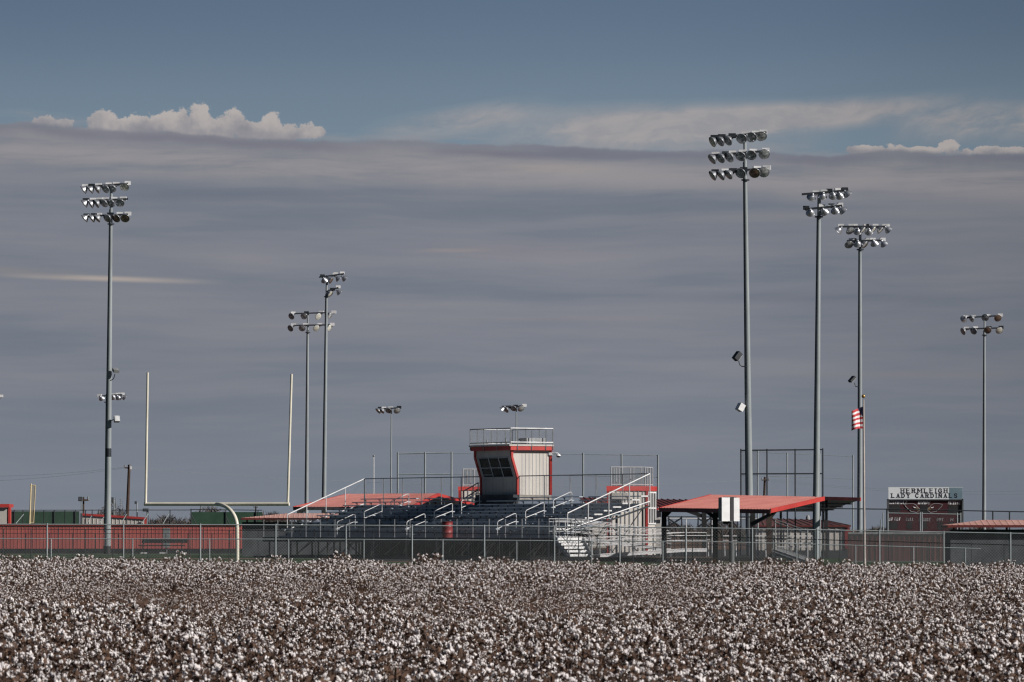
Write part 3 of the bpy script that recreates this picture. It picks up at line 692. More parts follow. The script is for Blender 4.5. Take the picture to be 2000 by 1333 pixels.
b = MB(); b.path([at(1124, 1014, Ys + 1.1), at(1156, 1048, Ys - .6), at(1157, 1086, Ys - .7)], .025, 6); b.tube(at(1126, 1027, Ys + 1.1), at(1156, 1062, Ys - .6), .02); b.tube(at(1124, 1014, Ys + 1.1), at(1124, 1052, Ys + 1.1), .03)
b.build('handrail', M_alug, st)
a = at(1082, 1051, Ys + 2); c = at(1140, 1051, Ys + 2)
b = MB(); b.box(((a.x + c.x) / 2, Ys + 2.1, a.z - .05), (c.x - a.x, 1.9, .1)); b.build('landing', M_alu, st)
b = MB()
for px in (1083, 1110, 1139):
    for yy in (Ys + 1.3, Ys + 2.9): p = at(px, 1053, yy); b.tube((p.x, yy, 0), (p.x, yy, p.z), .04)
b.tube(at(1083, 1056, Ys + 1.3), at(1139, 1085, Ys + 1.3), .025); b.tube(at(1139, 1056, Ys + 1.3), at(1083, 1085, Ys + 1.3), .025); b.build('support_frame', M_alug, st)
b = MB(); b.path([at(1085, 1018, Ys + 3), at(1120, 1017, Ys + 3)], .025, 6); b.path([at(1085, 1030, Ys + 3), at(1120, 1030, Ys + 3)], .02, 6)
for px in (1086, 1104, 1119): b.tube(at(px, 1052, Ys + 3), at(px, 1017, Ys + 3), .022)
b.build('landing_rail', M_alu, st)

def ramp(name_lbl, segs, wv, rails, deckm=M_alug):
    """segs: (px, py_deck, Y) of the near edge of the ramp; wv: vector across its width"""
    m = segs[len(segs) // 2]; t = thing('access_ramp', name_lbl, 'ramp', (X(m[0], m[2]), m[2], 0), 0, 'aluminium switchback ramps')
    S = [at(*a) for a in segs]
    for p, q_ in zip(S, S[1:]):
        b = MB(); b.slab([p, q_, q_ + wv, p + wv], .06); b.build('deck', deckm, t)
        b = MB(); b.bar(p + Vector((0, -.03, -.06)), q_ + Vector((0, -.03, -.06)), .04, .14); b.bar(p + Vector((0, -.05, .04)), q_ + Vector((0, -.05, .04)), .05, .05); b.build('edge_beam', M_rail, t)
    for side, off in enumerate((Vector((0, 0, 0)), wv)):
        b = MB()
        for h in rails: b.path([p + off + Vector((0, 0, h)) for p in S], .019, 6)
        b.path([S[-1] + off + Vector((0, 0, rails[0])), S[-1] + off], .024, 6)
        b.build('handrail', M_rail, t)
        for p, q_ in zip(S, S[1:]):
            n = max(1, round((q_ - p).length / 1.3))
            for i in range(n + 1):
                e = p.lerp(q_, i / n) + off; b = MB(); b.tube((e.x, e.y, 0), (e.x, e.y, e.z + rails[0]), .027, .027, 6); b.build('post', M_alug, t)
M_rail = mat('dull_rail_aluminium', (.55, .55, .56), (.42, .42, .43), rough=.5)
WV = Vector((-.55, .95, 0))
ramp('upper aluminium ramp sloping away from the stair landing', [(1092, 1050, Ys + .8), (1135, 1051, Ys + 1.6), (1310, 1074, Ys + 4.6)], WV, (1.02, .86, .60, .34))
ramp('lower aluminium ramp with a level end platform in front of the upper ramp', [(1172, 1084.5, Ys - .2), (1338, 1073.5, Ys + 2.6), (1380, 1073.5, Ys + 3.3)], WV, (.93, .76, .5))
# ------------------------------------------------------------------ open pavilions with red roofs
def roof_quad(b, A, B, Cc, D, m_per=.3, h=.03, th=.05):
    """A,B eave (low), D,C ridge (A-D, B-C).  ribs run from eave to ridge"""
    A, B, Cc, D = map(Vector, (A, B, Cc, D)); L = (B - A).length; n = max(2, int(L / m_per)); up = Vector((0, 0, h)); dn = Vector((0, 0, -th))
    for i in range(n):
        for (s0, h0), (s1, h1) in (((0, 0), (.7, 0)), ((.7, 0), (.8, 1)), ((.8, 1), (.9, 1)), ((.9, 1), (1, 0))):
            t0, t1 = (i + s0) / n, (i + s1) / n
            b.add([A.lerp(B, t0) + up * h0, A.lerp(B, t1) + up * h1, D.lerp(Cc, t1) + up * h1, D.lerp(Cc, t0) + up * h0], [(0, 1, 2, 3)])
def pavilion(label, eave, ridge, back, posts, braces, gable=True, post_w=.30, gable_end=1):
    """eave/ridge/back = two (px,py,Y) each"""
    A, B = at(*eave[0]), at(*eave[1]); D, Cc = at(*ridge[0]), at(*ridge[1]); E_, Fp = at(*back[0]), at(*back[1])
    c = (A + B) / 2; t = thing('pavilion', label, 'pavilion', (c.x, c.y, 0), 0, 'open pavilions with red metal roofs')
    b = MB(); roof_quad(b, A, B, Cc, D)
    if gable: roof_quad(b, Fp, E_, D, Cc)
    b.build('roof', M_roof, t)
    dn = Vector((0, 0, -.07)); b = MB()
    b.add([A + dn, B + dn, Cc + dn, D + dn], [(3, 2, 1, 0)])
    if gable: b.add([Fp + dn, E_ + dn, D + dn, Cc + dn], [(3, 2, 1, 0)])
    b.build('soffit', M_soffit, t)
    b = MB(); b.bar(A + dn * 1.6, B + dn * 1.6, .05, .2)
    if gable: b.bar(E_ + dn * 1.6, Fp + dn * 1.6, .05, .2)
    b.build('eave_fascia', M_roof3, t)
    b = MB(); b.bar(B + dn, Cc + dn, .06, .22); b.bar(A + dn, D + dn, .06, .2)
    if gable: b.bar(Cc + dn, Fp + dn, .06, .2); b.bar(D + dn, E_ + dn, .06, .2)
    b.build('gable_trim', M_trim, t)
    for (px, Y, py, m_) in posts:
        p = at(px, py, Y); b = MB(); b.box((p.x, Y, p.z / 2), (post_w, post_w, p.z)); b.build('post', m_, t)
    for (x0, y0, x1, y1, Y) in braces:
        b = MB(); b.bar(at(x0, y0, Y), at(x1, y1, Y), .2, .2); b.build('brace', M_black, t)
    return t
pavilion('open pavilion with bright red ribbed roof behind the white cabinet', [(1288, 992.5, 272), (1505, 995.5, 262)], [(1388, 967, 278), (1610, 971.5, 268)], [(1490, 984, 284), (1700, 984, 274)],
    [(1297, 273, 994, M_black), (1397, 268, 994, M_black), (1502, 263, 996, M_brown), (1375, 283, 996, M_black), (1470, 279, 996, M_black)],
    [(1300, 1008, 1312, 995, 273), (1400, 1008, 1412, 995, 268), (1371, 1008, 1337, 996, 283), (1394, 1010, 1376, 996, 268), (1505, 1010, 1516, 996, 263), (1466, 1025, 1500, 1008, 262.8)], post_w=.26, gable=False)
cp = thing('pavilion', 'grey undersided red edged canopy rising beyond the bright red pavilion', 'pavilion', (X(1600, 320), 320, 0), 0, 'open pavilions with red metal roofs')
A, B, Cc, D = at(1606, 974.5, 300), at(1681, 976.5, 294), at(1612, 999.5, 322), at(1517, 1000, 330)
b = MB(); b.add([A, B, Cc, D], [(3, 2, 1, 0)]); up = Vector((0, 0, .09)); b.add([A + up, B + up, Cc + up, D + up], [(0, 1, 2, 3)]); b.build('roof', M_soffit, cp)
b = MB(); b.bar(A + up * .3, B + up * .3, .06, .2); b.bar(D + up * .3, A + up * .3, .05, .14); b.build('fascia', M_trim, cp)
b = MB()
for k in (.25, .5, .75): b.bar(A.lerp(D, k) - up * .6, B.lerp(Cc, k) - up * .6, .1, .1)
b.build('purlin', M_dark, cp)
for (px, Y, py) in ((1525, 328, 1000), (1608, 320, 999), (1614, 300, 977)):
    p = at(px, py, Y); b = MB(); b.box((p.x, Y, p.z / 2), (.15, .15, p.z)); b.build('post', M_black, cp)
pavilion('open pavilion with red roof behind the left wing of the grandstand', [(573, 990.5, 342), (800, 991, 334)], [(678, 965.5, 348), (856, 964.5, 340)], [(760, 985, 354), (930, 985, 346)],
    [(584.5, 342, 992, M_black), (634, 341, 992, M_black), (700, 340, 992, M_black), (770, 337, 992, M_black)], [(587, 1003, 599, 992, 342)], post_w=.3)
# railing and tables seen under the pavilions
rail_t = fence('dark cross braced railing standing under the bright red pavilion', [(1304, 1010, 285), (1470, 1010, 285)], [1306, 1331, 1363, 1388, 1410, 1440, 1465], rail_m=M_dark, rr=.035, pr=.035, mid=.35, name='railing', cat='railing')
for (x0, x1) in ((1304, 1331), (1363, 1388), (1388, 1410)):
    b = MB(); b.tube(at(x0, 1012, 284.9), at(x1, 1030, 284.9), .045); b.tube(at(x1, 1012, 284.9), at(x0, 1030, 284.9), .045); b.build('cross_bracing', M_dark, rail_t)
for i, (x0, x1, py, lb) in enumerate(((1380, 1400, 1045, 'pale picnic bench beside the lower ramp platform'), (1412, 1440, 1046, 'pale picnic bench under the white cabinet'), (1470, 1498, 1046, 'pale picnic bench next to the brown pavilion post'))):
    t = thing('picnic_table', lb, 'table', (X((x0 + x1) / 2, 290), 290, 0), 0, 'aluminium picnic tables')
    bx('table_top', x0, py, x1, py + 2, 290, .7, M_alu, t); bx('seat', x0, py + 9, x1, py + 10.5, 289.3, .25, M_alu, t)
    for px in (x0 + 3, x1 - 3):
        b = MB(); a = at(px, py + 1, 290); b.tube((a.x, 289.4, 0), (a.x, 290.2, a.z), .03); b.tube((a.x, 290.6, 0), (a.x, 289.8, a.z), .03); b.build('leg', M_alug, t)

# ------------------------------------------------------------------ baseball press boxes
def roofbox(label, px0, pxc, px1, py_top, Y, h_f, cage, wall_m, depthpx):
    """front face px0..pxc, side pxc..px1"""
    t = thing('ticket_booth', label, 'building', (X((px0 + pxc) / 2, Y), Y, 0), 0, 'small cream buildings with caged roofs')
    a = at(px0, py_top, Y - .9); c = at(pxc, py_top, Y); d = at(px1, py_top, Y + 2.4); zt_ = c.z; th = Vector((0, 0, 1))
    e = a + (d - c)
    def ring(pts, z0, z1, m, name, grow=0):
        cen = sum((Vector(p) for p in pts), Vector()) / 4; b = MB(); P_ = [Vector((p.x, p.y, z0)) + (Vector((p.x, p.y, 0)) - Vector((cen.x, cen.y, 0))).normalized() * grow for p in pts]
        b.prism(P_, (0, 0, z1 - z0)); return b.build(name, m, t)
    ring([a, c, d, e], 0, zt_ - h_f, wall_m, 'wall'); ring([a, c, d, e], zt_ - h_f, zt_, M_trim, 'roof_fascia', .12)
    b = MB(); n = 9
    for i in range(1, n):
        p = a.lerp(c, i / n); b.box((p.x, p.y - .03, (zt_ - h_f) / 2), (.06, .04, zt_ - h_f - .02))
    b.build('siding_seam', M_winfr, t)
    b = MB(); b.box((a.x + .02, a.y - .03, (zt_ - h_f) / 2), (.16, .14, zt_ - h_f)); b.box((c.x - .02, c.y - .03, (zt_ - h_f) / 2), (.14, .14, zt_ - h_f)); b.build('corner_trim', M_trim, t)
    # side windows
    b = MB()
    for i in range(4):
        p = c.lerp(d, .08 + i * .28); b.box((p.x + .03, p.y - .04, zt_ - h_f - 1.1), (.09, .09, 2.1))
    for k in (0, .5, 1):
        pa, pd = c.lerp(d, .05), c.lerp(d, .95); zz = zt_ - h_f - .1 - 2.0 * k; b.bar((pa.x + .03, pa.y - .05, zz), (pd.x + .03, pd.y - .05, zz), .06, .09)
    w = b.build('window', M_white, t)
    b = MB(); pa, pd = c.lerp(d, .1), c.lerp(d, .9); b.quad((pa.x + .01, pa.y - .02, zt_ - h_f - 2.05), (pd.x + .01, pd.y - .02, zt_ - h_f - 2.05), (pd.x + .01, pd.y - .02, zt_ - h_f - .15), (pa.x + .01, pa.y - .02, zt_ - h_f - .15)); b.build('pane', M_glass, w)
    zc = Z(cage, Y); b = MB(); cen = (a + c + d + e) / 4; K = [cen.lerp(p, .86) for p in (a, c, d, e)]
    for i in range(4):
        p, q_ = K[i], K[(i + 1) % 4]; b.tube((p.x, p.y, zc), (q_.x, q_.y, zc), .03)
        b.tube((p.x, p.y, zt_ + .1), (q_.x, q_.y, zt_ + .1), .03)
        for k in (0, .33, .66): s_ = p.lerp(q_, k); b.tube((s_.x, s_.y, zt_), (s_.x, s_.y, zc + .02), .035)
    o = b.build('roof_cage', M_winfr, t); b = MB()
    for i in range(4): p, q_ = K[i], K[(i + 1) % 4]; b.panel(p, q_, zt_, zt_, zc, zc)
    b.build('wire_mesh', M_linkc, o)
    return t, a, c
tb, a_, c_ = roofbox('cream building with red band and wire roof cage beyond the grandstand stairs', 1187, 1264, 1281, 950, 328, .3, 913, M_cream, 0)
b = MB(); p0 = at(1195, 963, 326.6); p1 = at(1226, 975, 326.8); b.box(((p0.x + p1.x) / 2, 327.1, (p0.z + p1.z) / 2), (p1.x - p0.x, .3, p0.z - p1.z)); b.build('service_window', M_cream, tb)
roofbox('small building with red band and wire roof cage half hidden by the press box', 897, 975, 1000, 951, 350, .25, 917, M_cream, 0)
b = MB(); t = thing('steel_stairs', 'dark steel stair rail climbing beside the caged building by the press box', 'stairs', (X(915, 346), 346, 0))
b.tube(at(905, 960, 346), at(935, 943, 346), .04); b.tube(at(905, 975, 346), at(935, 956, 346), .04)
for px, y0 in ((906, 958), (924, 950), (934, 944)): b.tube(at(px, y0, 346), (X(px, 346), 346, 0), .04)
b.build('handrail', M_dark, t)
b = MB()
for i in range(12): p = at(905 + i * 2.6, 985 - i * 2.6, 346.5); b.box(p, (.3, .9, .04))
b.build('tread', M_dark, t)

# maroon roofed building behind
t = thing('clubhouse', 'long building with dark maroon ribbed roof behind the bright pavilion', 'building', (X(1320, 360), 360, 0))
b = MB(); roof_quad(b, at(1150, 989, 356), at(1400, 993, 356), at(1352, 977, 362), at(1130, 972, 362), .45, .06); b.build('roof', M_roof3, t)
bx('wall', 1150, 998, 1290, 1070, 358, 3, M_cream, t); b = MB(); b.bar(at(1150, 993, 355.9), at(1400, 996, 355.9), .08, .14); b.build('fascia', M_trim, t)
t = thing('field_house', 'white building with low brown red roof near the flag pole', 'building', (X(1570, 410), 410, 0))
bx('wall', 1470, 1027, 1653, 1075, 410, 6, M_cream, t)
b = MB(); roof_quad(b, at(1465, 1027, 406.8), at(1662, 1027, 406.8), at(1610, 1016, 414), at(1465, 1012, 414), .6, .05); b.add([at(1662, 1027, 406.8), at(1662, 1026, 416), at(1610, 1016, 414)], [(0, 1, 2)])
b.build('roof', mat('brown_red_roof', (.13, .05, .045), (.10, .04, .036)), t)
b = MB(); b.bar(at(1465, 1028, 406.7), at(1662, 1028, 406.7), .06, .12); b.build('fascia', M_roof3, t); bx('door', 1650, 1030, 1660, 1072, 406.9, .1, M_maroon, t)
b = MB()
for i in range(16): p = at(1478 + i * 11, 1050, 406.95); b.box((p.x, 406.95, .9), (.03, .04, 1.75))
b.build('siding_seam', M_winfr, t)

fence('long pale rail seen below the bright red pavilion eave', [(1285, 1013, 330), (1480, 1014, 330)], [1290, 1340, 1390, 1440, 1478], rail_m=M_alu, rr=.05, pr=.03, name='railing', cat='railing', over=0)
# small aluminium bleacher + ramp right of pavilion
t = thing('small_bleacher', 'small pale aluminium bleacher standing before the white building', 'bleacher', (X(1560, 320), 320, 0))
for i, py in enumerate((1046, 1053, 1060, 1067)):
    bx('bench_seat', 1508 + i, py, 1606 - i * 3, py + 2.5, 322 - i * .7, .28, M_alu, t)
for px in (1512, 1545, 1578, 1602):
    b = MB(); b.tube((X(px, 322.3), 322.3, 0), at(px, 1048, 322.3), .03); b.tube((X(px, 319.9), 319.9, 0), at(px, 1069, 319.9), .03); b.tube(at(px, 1048, 322.3), at(px, 1069, 319.9), .03); b.build('support_frame', M_alug, t)
t = thing('access_ramp', 'short steep pale ramp with twin handrails beneath the grey canopy', 'ramp', (X(1543, 262), 262, 0), 0, 'aluminium switchback ramps')
b = MB(); b.bar(at(1512, 1073, 264), at(1577, 1097, 260), 1.0, .05); b.build('deck', M_alug, t)
b = MB(); b.bar(at(1511, 1078, 263.4), at(1577, 1101, 259.4), .05, .28); b.build('side_beam', mat('pale_grey_beam', (.42, .43, .44), (.36, .37, .38)), t)
b = MB(); b.tube(at(1513, 1015, 263.5), at(1578, 1037.5, 259.5), .024); b.tube(at(1513, 1020, 263.5), at(1578, 1042.5, 259.5), .022); b.tube(at(1513, 1067, 263.5), at(1578, 1089, 259.5), .022); b.build('handrail', M_alu, t)
for k in (0.02, .38, .98):
    px = 1513 + 65 * k; Y = 263.5 - 4 * k; b = MB(); b.tube(at(px, 1015 + 22.5 * k, Y), (X(px, Y), Y, g(X(px, Y), Y)), .035); b.build('post', M_alug, t)

# ------------------------------------------------------------------ backstops
def backstop(label, posts, rails, Y, m, link=None, linkspan=None, rr=.035, pr=.055):
    t = thing('backstop', label, 'backstop', (X(posts[len(posts) // 2][0], Y), Y, 0), 0, 'tall baseball backstop frames')
    for (px, py) in posts:
        p = at(px, py, Y); b = MB(); b.tube((p.x, Y, 0), p, pr, pr * .9, 8); b.build('post', m, t)
    for r in rails: b = MB(); b.path([at(a[0], a[1], Y) for a in r[:-1]] , r[-1], 6); b.build('rail', m, t)
    if link:
        for (x0, y0, x1, y1, lm) in link:
            a = at(x0, y0, Y + .05); c = at(x1, y1, Y + .05); b = MB(); b.panel(a, c, .05, .05, a.z, c.z); b.build('wire_mesh', lm, t)
M_net = link_mat('backstop_net', (.16, .17, .18), .12, .012)
backstop('tall dark backstop frame rising behind the whole grandstand', [(777, 884), (830, 883.5), (882, 883), (1139, 885), (1214, 887), (1285, 889)],
    [((777, 886.5), (882, 884.5), .05), ((777, 927), (882, 926.5), .045), ((882, 886), (1139, 887.5), (1285, 890.5), .025), ((882, 927), (1139, 929.5), (1285, 933), .025)], 372, M_galv, [(777, 886, 1285, 890, M_net)], pr=.075)
backstop('tall near-black backstop cage rising behind the bright red pavilion', [(1447, 877), (1498, 877), (1553, 877), (1607, 876)], [((1447, 880), (1607, 878.5), .045), ((1447, 926), (1607, 925.5), .045)], 300, M_dark,
    [(1447, 880, 1480, 880, M_linkc), (1480, 880, 1607, 878.5, M_net)], pr=.045)
backstop('lighter outer backstop poles joined by thin cables near the flag pole', [(1480, 881), (1537.5, 885), (1601.5, 886.5), (1666, 889)], [((1480, 884), (1601, 889), (1666, 892.5), .016), ((1480, 930), (1601, 933), (1666, 936), .016)], 318, M_galv, pr=.05)
fence('tall dark rail fence between the flag pole and the scoreboard', [(1605, 993.5, 290), (1740, 995, 290), (2000, 1000, 290), (2140, 1003, 290)], [1731, 1938, 1970.5, 2060], rail_m=M_dark, rr=.035, pr=.04, link=M_net, over=0)
fence('light steel fence panels in front of the scoreboard', [(1733, 1002.5, 330), (1800, 1003.5, 330), (1875, 1005, 330)], [1733, 1796, 1799.5, 1868.5, 1875], rr=.035, pr=.045, link=M_linkf, over=.1)
for (px, y0, lb) in ((1725, 1002, 'thin steel post standing between flag pole and scoreboard'), (1720, 1015, 'short thin post close to the scoreboard')):
    p = at(px, y0, 335); b = MB(); b.tube((p.x, 335, 0), p, .04); tag(b.build('steel_post', M_galv), lb, 'post')

# ------------------------------------------------------------------ scoreboard
GL = {  # stroke letters on a 1 x 1 cell
 'A': [[(0, 0), (.5, 1), (1, 0)], [(.2, .35), (.8, .35)]], 'B': [[(0, 0), (0, 1), (.75, 1), (.95, .78), (.75, .53), (0, .53)], [(.75, .53), (1, .28), (.8, 0), (0, 0)]],
 'C': [[(1, .8), (.75, 1), (.3, 1), (0, .7), (0, .3), (.3, 0), (.75, 0), (1, .2)]], 'D': [[(0, 0), (0, 1), (.6, 1), (1, .65), (1, .35), (.6, 0), (0, 0)]],
 'E': [[(1, 1), (0, 1), (0, 0), (1, 0)], [(0, .52), (.75, .52)]], 'G': [[(1, .8), (.75, 1), (.3, 1), (0, .7), (0, .3), (.3, 0), (.8, 0), (1, .15), (1, .45), (.6, .45)]],
 'H': [[(0, 0), (0, 1)], [(1, 0), (1, 1)], [(0, .5), (1, .5)]], 'I': [[(.5, 0), (.5, 1)]], 'K': [[(0, 0), (0, 1)], [(1, 1), (0, .45)], [(.3, .6), (1, 0)]],
 'L': [[(0, 1), (0, 0), (1, 0)]], 'M': [[(0, 0), (0, 1), (.5, .3), (1, 1), (1, 0)]], 'N': [[(0, 0), (0, 1), (1, 0), (1, 1)]],
 'O': [[(.3, 0), (0, .3), (0, .7), (.3, 1), (.7, 1), (1, .7), (1, .3), (.7, 0), (.3, 0)]], 'R': [[(0, 0), (0, 1), (.75, 1), (1, .76), (.75, .5), (0, .5)], [(.5, .5), (1, 0)]],
 'S': [[(1, .82), (.75, 1), (.25, 1), (0, .77), (.2, .55), (.8, .45), (1, .23), (.75, 0), (.25, 0), (0, .18)]], 'T': [[(.5, 0), (.5, 1)], [(0, 1), (1, 1)]],
 'U': [[(0, 1), (0, .3), (.3, 0), (.7, 0), (1, .3), (1, 1)]], 'V': [[(0, 1), (.5, 0), (1, 1)]], 'Y': [[(0, 1), (.5, .5), (1, 1)], [(.5, .5), (.5, 0)]]}
SERIF = {'A': [(0, 0), (1, 0)], 'H': [(0, 0), (0, 1), (1, 0), (1, 1)], 'E': [(0, 0), (0, 1)], 'R': [(0, 0), (0, 1), (1, 0)], 'M': [(0, 0), (0, 1), (1, 0), (1, 1)], 'L': [(0, 1), (0, 0)], 'I': [(.5, 0), (.5, 1)],
         'D': [(0, 0), (0, 1)], 'Y': [(0, 1), (1, 1), (.5, 0)], 'N': [(0, 0), (0, 1), (1, 1)]}
NARROW = {'I': .35, 'M': 1.3, 'W': 1.3}
def write(txt, x0, x1, zb, zt_, Y, th, m, parent, name, serif=False, shear=0., gap=.32):
    """letters fill x0..x1, from zb to zt_, on the plane y=Y facing the viewer side"""
    ws = [NARROW.get(c, 1.) if c != ' ' else .55 for c in txt]; tot = sum(ws) + gap * (len(txt) - 1); k = (x1 - x0) / tot; hh = zt_ - zb; x = x0
    b = MB()
    for c, w in zip(txt, ws):
        if c != ' ':
            cw = w * k
            def P(p):
                xx = (p[0] if c != 'I' else .5) * (cw - th) + th / 2; return Vector((x + xx + shear * p[1] * hh, Y, zb + th / 2 + p[1] * (hh - th)))
            for st_ in GL[c]:
                for i, (a, d) in enumerate(zip(st_, st_[1:])):
                    pa, pd = P(a), P(d); e = (pd - pa).normalized() * th * .35; thin = th
                    if serif and (c == 'A' and a == (0, 0) or c in 'HE' and a[1] == d[1] or c == 'M' and i == 2): thin = th * .6
                    b.bar(pa - e, pd + e, .03, thin, up=(0, 1, 0)) if False else b.bar(pa - e, pd + e, thin, .012, up=(0, -1, 0))
            if serif:
                for s_ in SERIF.get(c, []):
                    p = P(s_); b.box((p.x, Y - .002, zb + (th * .25 if s_[1] == 0 else hh - th * .25)), (th * 2.6, .014, th * .5))
        x += (w + gap) * k
    return b.build(name, m, parent)
Yb = 400
sb = thing('scoreboard', 'maroon and black softball scoreboard with white name panel and bird heads', 'scoreboard', (X(1806, Yb), Yb, 0))
bx('name_panel', 1735, 952, 1880, 977.5, Yb, .12, mat('pale_blue_grey_panel', (.74, .78, .79), (.66, .70, .71), scale=.5, rough=.7), sb)
bx('side_panel', 1854, 952.6, 1880, 976.5, Yb - .062, .01, mat('weathered_teal_panel', (.17, .25, .29), (.13, .20, .24), scale=.6, rough=.7), sb)
bx('board', 1734, 977.5, 1880, 1039, Yb, .3, mat('scoreboard_maroon', (.055, .006, .010), (.040, .004, .008), scale=.4, rough=.6), sb)
b = MB()
for (x0, y0, x1, y1) in ((1732.5, 975, 1735.5, 1042), (1878.5, 975, 1881.5, 1042), (1733, 975.5, 1881, 977.5)):
    a = at(x0, y0, Yb - .1); c = at(x1, y1, Yb - .1); b.box(((a.x + c.x) / 2, Yb - .1, (a.z + c.z) / 2), (c.x - a.x, .4, a.z - c.z))
b.build('frame', M_grayw, sb)
def yk(px, py): return at(px, py, Yb)
def txt(s, x0, x1, y0, y1, th, m, nm, Yt, **k): write(s, X(x0, Yt), X(x1, Yt), Z(y1, Yt), Z(y0, Yt), Yt, th, m, sb, nm, **k)
M_ink = mat('dark_blue_lettering', (.01, .012, .03), (.015, .018, .035)); M_wl = mat('white_lettering', (.85, .86, .87), (.75, .76, .78)); M_gl = mat('grey_lettering', (.32, .33, .34), (.26, .27, .28))
txt('HERMLEIGH', 1759.5, 1851, 954.3, 963.3, .07, M_ink, 'lettering', Yb - .065, serif=True, gap=.5)
txt('LADY CARDINALS', 1741, 1870, 964, 973, .07, M_ink, 'lettering', Yb - .065, serif=True, gap=.5)
txt('CARDINALS', 1734.5, 1771, 978.3, 985.2, .065, M_wl, 'lettering', Yb - .158, shear=.18)
txt('INNING', 1793, 1816, 978.8, 985.6, .065, M_wl, 'lettering', Yb - .158, shear=.18)
txt('VISITOR', 1851, 1875.5, 979.3, 986.2, .062, M_wl, 'lettering', Yb - .158, shear=.15)
txt('AT BAT', 1736, 1758, 1010.5, 1017.4, .065, M_wl, 'lettering', Yb - .158, shear=.15)
txt('BALL', 1769, 1784, 1011.5, 1018, .055, M_gl, 'lettering', Yb - .158, shear=.12)
txt('STRIKE', 1794, 1817, 1012, 1018.5, .05, M_gl, 'lettering', Yb - .158, shear=.12)
txt('OUT', 1829, 1842, 1012, 1018.5, .055, M_gl, 'lettering', Yb - .158, shear=.12)
txt('H E', 1856, 1874, 1012.5, 1018.5, .05, M_gl, 'lettering', Yb - .158, shear=.1)
for (x0, y0, x1, y1) in ((1735.5, 986, 1758, 1003), (1797, 986, 1813, 1003), (1852, 987, 1878, 1004), (1735.5, 1019, 1753, 1034), (1771, 1020, 1781, 1034), (1800, 1020, 1811, 1034), (1831, 1020, 1842, 1035), (1853, 1020, 1866, 1035)):
    bx('digit_panel', x0, y0, x1, y1, Yb - .155, .014, M_black, sb)
def bird(flip):
    f_ = (lambda px: px) if not flip else (lambda px: 1790 + (1817.5 - px))
    T = lambda px, py, d=0: at(f_(px), py, Yb - .165 - d * .5)
    out = [(1766.5, 985.8), (1775, 984.2), (1784, 984.3), (1789, 987), (1792, 991.5), (1795.5, 994), (1796, 998), (1792, 999.5), (1791, 1002), (1785, 1000.5), (1779, 999.3), (1773, 994), (1769, 990)]
    b = MB(); P_ = [T(*p) for p in out]
    if flip: P_ = P_[::-1]
    b.prism(P_, (0, .02, 0)); o = b.build('bird_head', M_maroon if False else mat('dark_maroon_head', (.05, .006, .01), (.04, .005, .008)), sb)
    b = MB(); b.path([T(*p, .02) for p in out + out[:1]], .022, 5); b.build('outline', M_gl, o)
    b = MB(); P_ = [T(*p, .02) for p in ((1789.5, 991.5), (1793, 991), (1796, 994.5), (1795.5, 998), (1791.5, 997.5), (1790, 995))]
    if flip: P_ = P_[::-1]
    b.prism(P_, (0, .015, 0)); b.build('beak', mat('ochre_beak', (.22, .14, .05), (.17, .11, .04)), o)
    b = MB(); b.path([T(1784, 990.5, .03), T(1786.5, 992.3, .03), T(1789, 992, .03)], .035, 5); b.build('eye', M_wl, o)
bird(False); bird(True)
for px in (1750, 1864):
    b = MB(); a = at(px, 960, Yb + .3); b.box((a.x, Yb + .3, a.z / 2), (.25, .25, a.z)); b.build('post', M_alug, sb)
bx('lower_rail', 1736, 1040, 1876, 1043, Yb - .05, .1, M_alug, sb)

# ------------------------------------------------------------------ white cabinet on black post
Yc = 231; t = thing('play_clock', 'white two panel play clock cabinet on a black post behind the fence', 'play clock', (X(1428, Yc), Yc, g(X(1428, Yc), Yc)))
RC = Matrix.Rotation(R(32), 3, 'Z'); ccx = at(1424.5, 995, Yc)
def cb_(name, u0, u1, y0, y1, v0, v1, m):
    z0, z1 = Z(y1, Yc), Z(y0, Yc); b = MB(); k = 1 / 43.3 / math.cos(R(32))
    c = Vector((ccx.x, ccx.y, 0)) + RC @ Vector(((u0 + u1) / 2 * k, (v0 + v1) / 2, 0)); b.box((c.x, c.y, (z0 + z1) / 2), ((u1 - u0) * k, v1 - v0, z1 - z0), RC); b.build(name, m, t)
cb_('panel', -17.5, -.8, 972, 1018.5, -.1, .1, M_white); cb_('panel', 6, 18, 972.5, 1018.5, -.1, .1, M_white)
cb_('centre_strip', -.7, 5.9, 972.3, 1019, -.13, .1, M_black); cb_('top_bracket', -10, 12, 970.8, 972.2, -.1, .1, M_black)
cb_('side_plate', -17.9, -17.6, 972.4, 1018, -.08, .16, M_alug)
a = at(1427.5, 1020, Yc); b = MB(); b.tube((a.x, Yc + .05, g(a.x, Yc)), (a.x, Yc + .05, a.z), .085, .085, 10); b.build('post', M_black, t)
bx('bracket', 1412, 1018.5, 1434, 1024, Yc + .05, .16, M_black, t)
b = MB(); b.path([at(1413, 1007, Yc - .15), at(1413.5, 1015, Yc - .15), at(1420, 1018.5, Yc - .15), at(1429.5, 1019, Yc - .15)], .022, 6); b.tube(at(1429.5, 1018, Yc - .15), (X(1429.5, Yc), Yc - .15, g(X(1429, Yc), Yc)), .02); b.build('shade_or_conduit_tube', M_alug, t)

